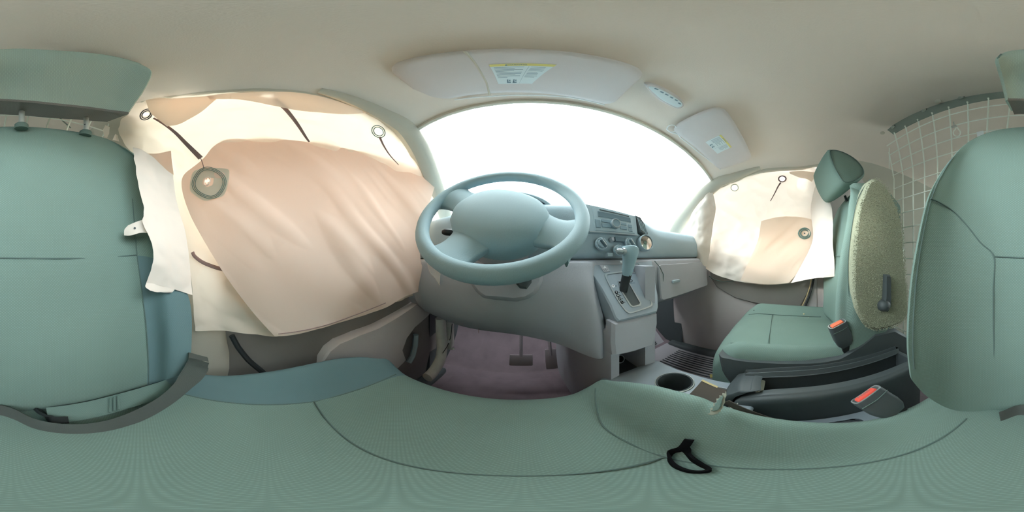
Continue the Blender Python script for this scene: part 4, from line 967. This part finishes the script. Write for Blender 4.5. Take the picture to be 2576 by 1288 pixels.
# lid below the selector and the open tray
fc = Fr((.265, .322, -.23), (1, 0, 0), (0, .06, 1))
lp = MB().prism(fc, [fc.px(*p) for p in ((1540, 812), (1600, 800), (1653, 786), (1654, 810), (1648, 850), (1642, 868), (1600, 884), (1560, 893), (1542, 894), (1538, 860))], -.03, .004, .008).build('console_lid', M['dash2'], db)
fcn = thing('floor_console', 'floor console with an open tray and two cup holders', 'console', (.28, .2, -.7))
def slab(name, rows, nu, nv, d, mt, par, r=.008, hole=None): return MB().shell(loft(rows, nu, nv), d, r, hole).build(name, M[mt], par)
cup1, cup2 = PZ(1697, 962, -.372), PZ(1800, 1003, -.375)
cup1 = V((cup1.x, cup1.y, -.372)); cup2 = V((cup2.x, cup2.y, -.375))
zz = -.372
def inh(c):
    return (V((c.x - cup1.x, c.y - cup1.y, 0))).length < .041 or (V((c.x - cup2.x, c.y - cup2.y, 0))).length < .041
deck = [[V((x, y, z)) for x in (.185, .20, .24, .28, .32, .345, .36)] for y, z in ((.05, -.378), (.10, -.375), (.15, -.374), (.2, -.372), (.26, -.372), (.31, -.37), (.335, -.37), (.355, -.378))]
MB().shell(loft(deck, 71, 111), (0, 0, -.01), .01, inh).build('deck', M['bezel'], fcn)
for c in (cup1, cup2):
    cpo = MB().lathe([(.0445, -.004), (.0455, .002), (.043, .005), (.040, .003), (.039, -.02), (.036, -.085), (0, -.087)], c, (0, 0, 1), 36, cap=False).build('cup_holder', M['dark'], fcn)
    MB().lathe([(.0462, .000), (.0468, .0025), (.0452, .004), (.0442, .003)], c, (0, 0, 1), 36, cap=False).build('rim', M['satin'], cpo)
MB().shell(loft([[V((.185, .36, -.38)), V((.185, .2, -.38)), V((.185, .05, -.38))], [V((.17, .37, -.5)), V((.17, .2, -.5)), V((.17, .05, -.5))], [V((.16, .38, -.71)), V((.16, .2, -.71)), V((.16, .05, -.71))]], 8, 8), (.01, 0, 0)).build('side_wall', M['dash'], fcn)
MB().shell(loft([[V((.36, .36, -.38)), V((.36, .2, -.38)), V((.36, .05, -.38))], [V((.375, .37, -.5)), V((.375, .2, -.5)), V((.375, .05, -.5))], [V((.385, .38, -.71)), V((.385, .2, -.71)), V((.385, .05, -.71))]], 8, 8), (-.01, 0, 0)).build('side_wall', M['dash'], fcn)
tr = loft([[V((.20, .335, -.372)), V((.265, .335, -.372)), V((.345, .335, -.372))], [V((.205, .37, -.405)), V((.265, .37, -.407)), V((.34, .37, -.405))], [V((.205, .45, -.405)), V((.265, .45, -.407)), V((.34, .45, -.405))], [V((.205, .56, -.40)), V((.265, .56, -.40)), V((.34, .56, -.40))], [V((.205, .58, -.30)), V((.265, .58, -.30)), V((.34, .58, -.30))]], 14, 20)
MB().shell(tr, (0, 0, -.008)).build('tray', M['dark'], fcn)
sk = PY(1558, 903, .42)
so = MB().lathe([(.016, -.01), (.016, .004), (.0125, .006), (.0115, .004), (.0115, -.012), (0, -.012)], sk, (0, -1, .5), 24, cap=False).build('power_socket', M['deep'], fcn)
MB().lathe([(.0165, .002), (.0165, .005), (.013, .0068), (.0122, .005)], sk, (0, -1, .5), 24, cap=False).build('socket_ring', M['silver'], so)

# ------------------------------------------------------------------ narrow storage bin and handbrake console between the seats
sbn = thing('storage_bin', 'narrow black open storage bin between the two seats', 'storage bin', (.33, -.12, -.7))
zt = -.33
for nm, rows, d in (
    ('near_wall', [[V((.297, .07, -.36)), V((.294, .0, -.335)), V((.293, -.10, -.331)), V((.29, -.2, -.33)), V((.288, -.33, -.33))], [V((.284, .08, -.375)), V((.281, .0, -.352)), V((.281, -.10, -.347)), V((.279, -.2, -.345)), V((.279, -.33, -.345))], [V((.283, .08, -.42)), V((.283, .0, -.42)), V((.283, -.10, -.42)), V((.281, -.2, -.42)), V((.281, -.33, -.42))], [V((.286, .08, -.70)), V((.286, .0, -.70)), V((.286, -.10, -.70)), V((.286, -.2, -.70)), V((.286, -.33, -.70))]], (.022, 0, 0)),
    ('far_wall', [[V((.375, .075, -.34)), V((.378, .0, -.33)), V((.38, -.10, -.33)), V((.38, -.2, -.33)), V((.38, -.33, -.33))], [V((.39, .08, -.36)), V((.39, .0, -.345)), V((.39, -.10, -.345)), V((.39, -.2, -.345)), V((.39, -.33, -.345))], [V((.39, .08, -.70)), V((.39, .0, -.70)), V((.39, -.10, -.70)), V((.39, -.2, -.70)), V((.39, -.33, -.70))]], (-.018, 0, 0)),
    ('front_wall', [[V((.305, .055, -.334)), V((.34, .058, -.332)), V((.375, .055, -.333))], [V((.298, .085, -.345)), V((.34, .09, -.342)), V((.383, .085, -.343))], [V((.290, .11, -.40)), V((.34, .115, -.40)), V((.388, .11, -.40))], [V((.288, .115, -.70)), V((.34, .12, -.70)), V((.388, .115, -.70))]], (0, -.02, 0)),
    ('rear_wall', [[V((.288, -.335, -.33)), V((.38, -.335, -.33))], [V((.288, -.335, -.70)), V((.38, -.335, -.70))]], (0, .012, 0))):
    MB().shell(loft(rows, 20, 16), d, .004).build(nm, M['dark'], sbn)
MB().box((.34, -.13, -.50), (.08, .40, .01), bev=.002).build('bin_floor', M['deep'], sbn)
MB().tube([V((.368, .05, -.338)), V((.370, -.1, -.336)), V((.370, -.32, -.336))], .0022, 6).build('inner_lip', M['bezel'], sbn)
MB().box((.335, .046, -.37), (.052, .016, .055), (18, 0, 0), bev=.004).build('grey_catch', M['leaf'], sbn)
hbk = thing('handbrake_console', 'grey handbrake surround with a gathered black leather boot', 'handbrake', (.24, -.05, -.7))
fh = Fr((.235, -.05, -.455), (1, 0, 0), (0, 1, 0))
ho = rrect(-.045, -.16, .045, .20, .02); hi = rrect(-.027, -.09, .027, .15, .016)
MB().frame(fh, ho, hi, -.02, .004).build('surround', M['bezel'], hbk)
bt = []
for k, (s_, h) in enumerate(((1, 0), (.95, -.006), (.85, .006), (.72, .012), (.6, .022), (.5, .03))):
    bt.append([fh.p(a * s_, (b - .03) * s_ + .03, h + .004 * math.sin(9 * math.atan2(a * 2, b - .03) + k)) for a, b in [rrect(-.028, -.091, .028, .151, .016)[i] for i in range(20)]])
mbb = MB().grid([crc(r, 60) for r in bt], close_u=True); mbb.f.append(tuple(len(mbb.v) - 60 + i for i in range(60))); mbb.build('boot', M['boot'], hbk)
MB().box((.235, .0, -.59), (.085, .36, .24), bev=.01).build('pedestal', M['dash'], hbk)

# ------------------------------------------------------------------ steering wheel and column
sw = thing('steering_wheel', 'dark leather steering wheel turned slightly clockwise', 'steering wheel', (-.05, .335, .105))
tl = 40 * D2R; fwh = Fr((-.05, .335, .105), (1, 0, 0), (0, math.sin(tl), math.cos(tl)))
rot = -32 * D2R
def wp(r, th, c=0): th = th + rot; return fwh.p(r * math.cos(th), r * math.sin(th), c)
MB().ring([wp(.172, k / 72 * 6.2832, 0) for k in range(72)], .0155, 14).build('rim', M['wheel'], sw)
# hub: domed pad
def hubr(th):
    return .095 + .014 * math.cos(2 * th) + .022 * math.sin(-th) * (1 if math.sin(th) < 0 else -.1)
hv = []; hf = []; n = 48
for k, (s_, c) in enumerate(((1.0, -.035), (1.02, -.015), (1.0, .0), (.93, .012), (.75, .02), (.4, .025), (.1, .026))):
    hv += [wp(hubr(i / n * 6.2832) * s_, i / n * 6.2832, c - .012) for i in range(n)]
hf = [(j * n + i, j * n + (i + 1) % n, (j + 1) * n + (i + 1) % n, (j + 1) * n + i) for j in range(6) for i in range(n)] + [tuple(range(n)), tuple(6 * n + i for i in range(n))]
hub = MB().add(hv, hf).build('hub_pad', M['wheel'], sw)
MB().tube([wp(.06, (t) * D2R, .0095) for t in (-28, -12, 4, 20)] , .0009, 6).build('pad_line', M['seam'], hub)
for th, w0, w1 in ((2, .055, .06), (178, .055, .06), (270, .055, .055)):
    t = th * D2R; rows = []
    for r, wd, c in ((.07, w0, -.012), (.105, w0 * .78, -.014), (.135, w0 * .72, -.01), (.158, w1 * .85, -.003), (.172, w1 * 1.15, .0)):
        o = wp(r, t, c); side_ = (wp(r, t + .1, c) - o).normalized()
        rows.append([o - side_ * wd, o - side_ * wd * .5 + fwh.n * .008, o + fwh.n * .0105, o + side_ * wd * .5 + fwh.n * .008, o + side_ * wd])
    MB().shell(loft(rows, 14, 14), fwh.n * -.016, .005).build('spoke', M['wheel'], sw)
MB().tube([wp(.186 - .001, k * D2R, .006) for k in range(-20, 60, 5)], .0010, 6).build('rim_stitching', M['tether'], sw)
colm = thing('steering_column', 'grey steering column shroud with two stalks behind the wheel', 'steering column', (-.06, .45, .0))
cg_ = loft([[V((-.06 + .08 * s_ * math.sin(a), y, zc_ - .07 * s_ * math.cos(a))) for a in [k * 6.2832 / 12 for k in range(13)]] for y, zc_, s_ in ((.40, .045, .75), (.43, .03, .95), (.48, .02, 1.05), (.56, .02, 1.1))], 36, 10)
MB().grid(cg_).build('shroud', M['dash2'], colm)
fl2 = Fr((-.05, .375, -.11), (1, 0, 0), (0, .35, 1))
MB().prism(fl2, [fl2.px(*p) for p in ((1168, 690), (1368, 680), (1366, 705), (1352, 735), (1330, 750), (1300, 757), (1240, 752), (1212, 747), (1196, 733), (1182, 712))], -.06, .004, .01).build('lower_cover', M['dash2'], colm)
MB().prism(fl2, [fl2.px(*p) for p in ((1296, 690), (1338, 688), (1337, 712), (1325, 728), (1308, 726), (1296, 712))], -.01, .010, .005).build('ignition_boss', M['dark'], colm)
for s_, lab in ((-1, 'stalk'), (1, 'stalk')):
    pts = [V((-.05 + s_ * .05, .42, .055)), V((-.05 + s_ * .10, .41, .06)), V((-.05 + s_ * .145, .40, .065)), V((-.05 + s_ * .165, .395, .067))]
    MB().tube(cr(pts, 10), [.006, .006, .0065, .007, .008, .009, .0095, .0095, .0085, .005], 12).build('stalk', M['black'], colm)
wsc = MB().shell(ruffle(loft([[PX(x, y, -.245) for x, y in r] for r in [((1070, 640), (1090, 665), (1110, 695)), ((1080, 680), (1105, 690), (1125, 702)), ((1095, 700), (1122, 710), (1146, 706)), ((1108, 722), (1130, 722), (1147, 712))]], 14, 18), .004, 25, (1, .3, 0)), (-.002, .001, 0)).build('airbag_corner', M['bag_w'], lb)

# ------------------------------------------------------------------ driver footwell
kp_ = thing('kick_post', 'bare metal door post left of the pedals with its trim missing', 'door post', (-.33, .60, -.7))
cst = [PX(1108, 800, -.34), PX(1110, 840, -.335), PX(1112, 875, -.325), PX(1107, 905, -.315), PX(1090, 935, -.315), PX(1075, 950, -.315)]
MB().tube(cr(cst, 20), [.026, .026, .027, .027, .027, .027, .027, .027, .026, .026, .026, .026, .026, .026, .026, .026, .026, .026, .026, .026], 12, flat=.8).build('post_metal', M['steel'], kp_)
MB().tube([p + V((.024, -.02, 0)) for p in cr([PX(1130, 808, -.32), PX(1126, 840, -.315), PX(1118, 862, -.315), PX(1106, 880, -.32)], 14)], .0016, 6).build('wire', M['black'], kp_)
MB().box(PX(1132, 842, -.33), (.03, .05, .16), (0, 0, 10), bev=.006).build('post_flange', M['steel'], kp_)
for x, y in ((1128, 859), (1140, 877)): MB().lathe([(.007, 0), (.006, .005), (0, .006)], PX(x, y, -.29), (1, -1, .2), 12).build('clip', M['white'], kp_)
pdx = [('brake_pedal', 'wide brake pedal in the dark driver footwell', -.01, .10, .06), ('accelerator_pedal', 'tall accelerator pedal in the dark driver footwell', .12, .05, .11)]
for nm, lab, x, wd, ht in pdx:
    pe = thing(nm, lab, 'pedal', (x, .72, -.55))
    MB().box((x, .70, -.52), (wd, .015, ht), (-25, 0, 0), bev=.005).build('pad', M['pedal'], pe)
    MB().tube([(x, .705, -.50), (x, .76, -.40), (x, .80, -.26)], .008, 8).build('arm', M['pedal'], pe)
wc = thing('wiring_connector', 'white wiring plug dangling under the dashboard on a brown wire', 'connector', PY(1213, 808, .50))
MB().box(PY(1210, 809, .50), (.022, .014, .012), (0, -25, 10), bev=.0015).build('plug_body', M['white'], wc)
MB().box(PY(1219, 806, .50), (.012, .012, .016), (0, -25, 10), bev=.0015).build('plug_collar', M['leaf'], wc)
MB().tube([PY(1205, 813, .50), PY(1204, 825, .502), PY(1204, 838, .505)], .0012, 6).build('wire', M['tether'], wc)
dm = thing('floor_mat', 'stained dark carpet mat in the driver footwell', 'floor mat', (-.08, .55, -.72))
MB().shell(ruffle(loft([[V((x, y, -.712 + .012 * max(0, y - .6))) for x in (-.33, -.2, -.05, .13)] for y in (.32, .45, .6, .76)], 20, 20), .004, 9, (0, 0, 1)), (0, 0, -.006)).build('carpet', M['floor'], dm)
pm = thing('rubber_mat', 'ribbed black rubber mat in the passenger footwell', 'floor mat', (.66, .45, -.72))
MB().shell(loft([[V((x, y, z)) for x in (.41, .6, .75, .92)] for y, z in ((.22, -.712), (.4, -.712), (.6, -.712), (.76, -.705))], 12, 12), (0, 0, -.007)).build('mat_sheet', M['mat'], pm)
rib = MB().box((0, 0, 0), (.007, .36, .006), bev=.0015, seg=1).build('rib', M['dark'], pm); rib0 = rib
for k in range(18):
    o = rib0 if k == 0 else rib0.copy()
    if k: COL.objects.link(o); o.parent = pm
    o.location = V((.50 + k * .0225, .45, -.7085))
rib2 = MB().box((0, 0, 0), (.30, .007, .006), bev=.0015, seg=1).build('rib', M['dark'], pm)
for k in range(10):
    o = rib2 if k == 0 else rib2.copy()
    if k: COL.objects.link(o); o.parent = pm
    o.location = V((.70, .795 + k * .0105, -.692 + k * .0098))
MB().shell(loft([[V((x, y, z)) for x in (.45, .7, .92)] for y, z in ((.76, -.712), (.79, -.70), (.895, -.60))], 8, 10), (0, 0, -.006)).build('toe_sheet', M['mat'], pm)
yt = MB().box(PZ(1791, 946, -.705), (.03, .02, .004), (0, 0, 30), bev=.001).build('yellow_tag', M['yellow']); tag(yt, 'small yellow tag lying on the passenger rubber mat', 'tag')

# ------------------------------------------------------------------ belts and buckles
sbl = thing('seat_belt', 'grey lap belt looped across the driver cushion with a black tongue', 'seat belt', (-.25, -.1, -.35))
def bz(x, y, z): return PZ(x, y, z)
main = [PZ(500, 905, -.225), PZ(492, 930, -.25), PZ(465, 965, -.283), PZ(420, 1005, -.308), PZ(350, 1045, -.322), PZ(260, 1075, -.330), PZ(170, 1082, -.333), PZ(90, 1070, -.333), PZ(35, 1045, -.333), PZ(-10, 1035, -.334), PZ(-60, 1052, -.333)]
cm = cr(main, 50)
MB().ribbon(cm, [(V((-p.normalized())).lerp(V((p.normalized().x * .6, p.normalized().y * .6, .45)), .75)) for p in cm], .044).build('lap_webbing', M['webbing'], sbl)
lp2 = [PZ(500, 905, -.225), PX(497, 893, -.30), PX(484, 898, -.335), PX(478, 915, -.345), PX(470, 935, -.345)]
MB().ribbon(cr(lp2, 16), V((.3, -.9, .3)), .04).build('webbing_loop', M['webbing'], sbl)
inner = [PZ(430, 970, -.31), PZ(380, 988, -.322), PZ(300, 1012, -.327), PZ(220, 1032, -.331), PZ(160, 1042, -.333), PZ(120, 1046, -.335)]
ci = cr(inner, 24)
MB().ribbon(ci, [V((p.x, p.y, .10)).normalized() for p in ci], .042).build('anchor_webbing', M['cloth_side'], sbl)
c = PZ(288, 1018, -.326); t_ = (ci[14] - ci[10]).normalized(); sd_ = V((c.x, c.y, .1)).normalized()
for k in (-1.2, 0, 1.2): MB().tube([c + t_ * k * .006 - sd_ * .018 + V((0, 0, .003)), c + t_ * k * .006 + sd_ * .018 + V((0, 0, .003))], .0022, 6).build('stitched_bar', M['cloth_side'], sbl)
tq = [PZ(95, 1030, -.334), PZ(112, 1045, -.332), PZ(135, 1056, -.331), PZ(172, 1056, -.331)]
MB().ribbon(cr(tq, 14), [V((.3, -.6, .1))] * 14, .016, .006).build('tongue', M['black'], sbl)
def buckle(name, lab, top_c, axis, face_u, size, btn, par_lab, strap_pts, sw_):
    """axis: from the press face down to the tail"""
    axis = V(axis).normalized(); u = V(face_u); u = (u - axis * u.dot(axis)).normalized(); fr = Fr(top_c, u, (-axis).cross(u))
    th = thing(name, lab, 'buckle', top_c + axis * size[2])
    W, T, L = size
    rows = []
    prof = [(1.0, 0), (1.03, -.008), (1.03, -L * .6), (.9, -L * .85), (.62, -L)]
    o = rrect(-W / 2, -T / 2, W / 2, T / 2, T * .32, 4); v = []
    n = len(o)
    for s_, c in prof: v += [fr.p(a * s_, b * s_, c) for a, b in o]
    f = [(j * n + i, j * n + (i + 1) % n, (j + 1) * n + (i + 1) % n, (j + 1) * n + i) for j in range(len(prof) - 1) for i in range(n)] + [tuple(range(n)), tuple((len(prof) - 1) * n + i for i in range(n))]
    MB().add(v, f).build('casing', M['dark'], th)
    MB().frame(fr, o, [(a * .9, b * .86) for a, b in o], -.004, .0015).build('face_rim', M['silver'], th)
    b_ = MB().prism(fr, rrect(-W * .38, -T * .36, W * .34, T * .30, T * .16, 3), -.002, .0035, .002).build('press_button', M[btn], th)
    MB().tube([fr.p(-W * .5, -T * .53, -L * .18), fr.p(0, -T * .56, -L * .2), fr.p(W * .5, -T * .53, -L * .18)], .0008, 6).build('casing_line', M['seam'], th)
    MB().ribbon(cr([V(p) for p in strap_pts], 12), u, sw_, .006).build('stalk', M['black'], th)
    return th, fr, b_
t0 = PZ(2182, 988, -.335) ; e0 = PZ(2255, 1035, -.40)
th, frb, bb = buckle('belt_buckle', "seat belt buckle with a large red button beside the driver's cushion", PR(2180, 993, .37), PR(2256, 1037, .405) - PR(2180, 993, .37), PR(2204, 966, .375) - PR(2140, 1003, .365), (.056, .027, .068), 'red', '', [PR(2254, 1036, .405), PR(2285, 1056, .42), PR(2310, 1075, .44)], .034)
text('PRESS', .010, frb, -.002, .002, M['tether'], bb, .0037)
pt0 = PX(2106, 815, .40)
th2, frp, bb2 = buckle('belt_buckle', 'seat belt buckle with an orange button beside the passenger cushion', pt0, PX(2133, 878, .405) - pt0, V((.1, -.8, .25)), (.05, .026, .085), 'orange', '', [PX(2128, 868, .405), PX(2136, 892, .405), PX(2150, 925, .40)], .028)
# passenger belt at the door post
pb = thing('seat_belt', 'passenger seat belt webbing hanging down the right door post', 'seat belt', PX(2080, 770, .90))
MB().ribbon(cr([PX(2074, 440, .86), PX(2078, 600, .90), PX(2080, 700, .92), PX(2086, 735, .92), PX(2096, 762, .90)], 24), V((0, 1, .1)), .045).build('webbing', M['webbing'], pb)
MB().box(PX(2080, 772, .90), (.02, .03, .07), (25, 0, 0), bev=.004).build('lower_anchor', M['silver'], pb)
fbq = Fr(PX(2086, 722, .925), (0, -1, 0), (0, .2, 1))
MB().prism(fbq, rrect(-.022, -.07, .022, .07, .02), -.01, .008, .004).build('guide_slot', M['liner2'], pb)

# ------------------------------------------------------------------ the camera's wrist strap and tab lying on the cushion, crumbs
ls = thing('wrist_strap', 'black strap loop lying on the driver cushion seam', 'strap', on_c(.10, .06))
def cpt(x, y, h):
    d = dr(x, y); t = .15
    q = min((r for rr_ in cg for r in rr_), key=lambda r: -(r.normalized().dot(d))); return d * (q.length - h)
lpp = [cpt(1734, 1106, .006), cpt(1716, 1128, .008), cpt(1692, 1136, .006), cpt(1684, 1152, .006), cpt(1698, 1172, .006), cpt(1735, 1186, .006), cpt(1770, 1187, .006), cpt(1782, 1180, .006), cpt(1762, 1168, .006), cpt(1742, 1154, .007), cpt(1728, 1138, .008), cpt(1722, 1126, .01)]
lc = cr(lpp, 40)
MB().ribbon(lc, [V((p.x, p.y, .25)).normalized() for p in lc], .009, .003).build('loop', M['deep'], ls)
dt = thing('dark_tab', 'dark folded leather tab hanging over the cup holder', 'tab', PR(1775, 985, .36))
def facing(x, y, R):
    n_ = -dr(x, y); u_ = V((0, 0, 1)).cross(n_).normalized(); return Fr(PR(x, y, R), u_, n_.cross(u_))
ft = facing(1778, 985, .355)
MB().prism(ft, [ft.px(*p) for p in ((1730, 996), (1766, 957), (1828, 982), (1826, 990), (1790, 1022))], -.006, .004, .001).build('flap', M['tab'], dt)
MB().prism(ft, [ft.px(*p) for p in ((1764, 958), (1768, 955), (1806, 972), (1804, 976))], .003, .0055, .0005).build('bright_edge', M['crumb'], dt)
fe = facing(1803, 1012, .275)
zg = []
for k in range(13):
    t = k / 12; zg.append((1781 + 46 * t + (2 if k % 2 else -2), 1044 - 58 * t - 10 * math.sin(t * 3.14) + (2 if k % 2 else -2)))
for k in range(13):
    t = 1 - k / 12; zg.append((1790 + 38 * t + 6 * math.sin(t * 3.14) + (1.5 if k % 2 else -1), 1044 - 58 * t + 16 * math.sin(t * 3.14)))
sl_ = MB().prism(fe, [fe.px(*p) for p in zg], -.004, .002, .0008).build('serrated_leaf', M['leaf'], dt)
mx_, my_ = 1804, 1014
MB().prism(fe, [fe.px(mx_ + (x - mx_) * .62, my_ + (y - my_) * .68) for x, y in zg], .001, .0045, .001).build('leaf_face', M['cloth_side'], sl_)
MB().ribbon([PR(1826, 1010, .36), PR(1860, 1028, .37), PR(1900, 1044, .39), PR(1935, 1056, .41)], V((0, 0, 1)), .016).build('tail_strap', M['tab'], dt)
cr0 = None
for i, (x, y, s_) in enumerate(((2022, 790, .006), (1986, 799, .0025), (2034, 798, .0025), (1896, 781, .005), (2064, 797, .004), (2029, 803, .002))):
    d = dr(x, y); q = max((r for rr_ in pcg for r in rr_), key=lambda r: r.normalized().dot(d)); p = d * (q.length - .001)
    mb = MB(); rr = random.Random(i); n_ = 7
    ring1 = [p + V((math.cos(k * .8976) * s_ * rr.uniform(.6, 1.1), math.sin(k * .8976) * s_ * rr.uniform(.6, 1.1), 0)) for k in range(n_)]
    mb.add(ring1 + [p + V((s_ * rr.uniform(-.3, .3), s_ * rr.uniform(-.3, .3), s_ * .7)), p - V((0, 0, .001))], [(k, (k + 1) % n_, n_) for k in range(n_)] + [((k + 1) % n_, k, n_ + 1) for k in range(n_)])
    o = mb.build('crumb', M['crumb'] if i not in (3, 4) else M['dark'], smooth=False)
    tag(o, ('largest pale crumb near the middle of the passenger cushion', 'tiny pale crumb on the passenger cushion nearest its cross seam', 'tiny pale crumb right beside the largest crumb', 'dark burn speck at the front of the passenger cushion', 'dark bit of debris at the rear of the passenger cushion', 'tiniest pale crumb below the largest crumb')[i], 'crumb', 'crumbs on the passenger seat')

# lift everything onto the ground plane
for o in sc.objects:
    if o.parent is None and o.type not in ('CAMERA', 'LIGHT'): o.location.z += LIFT
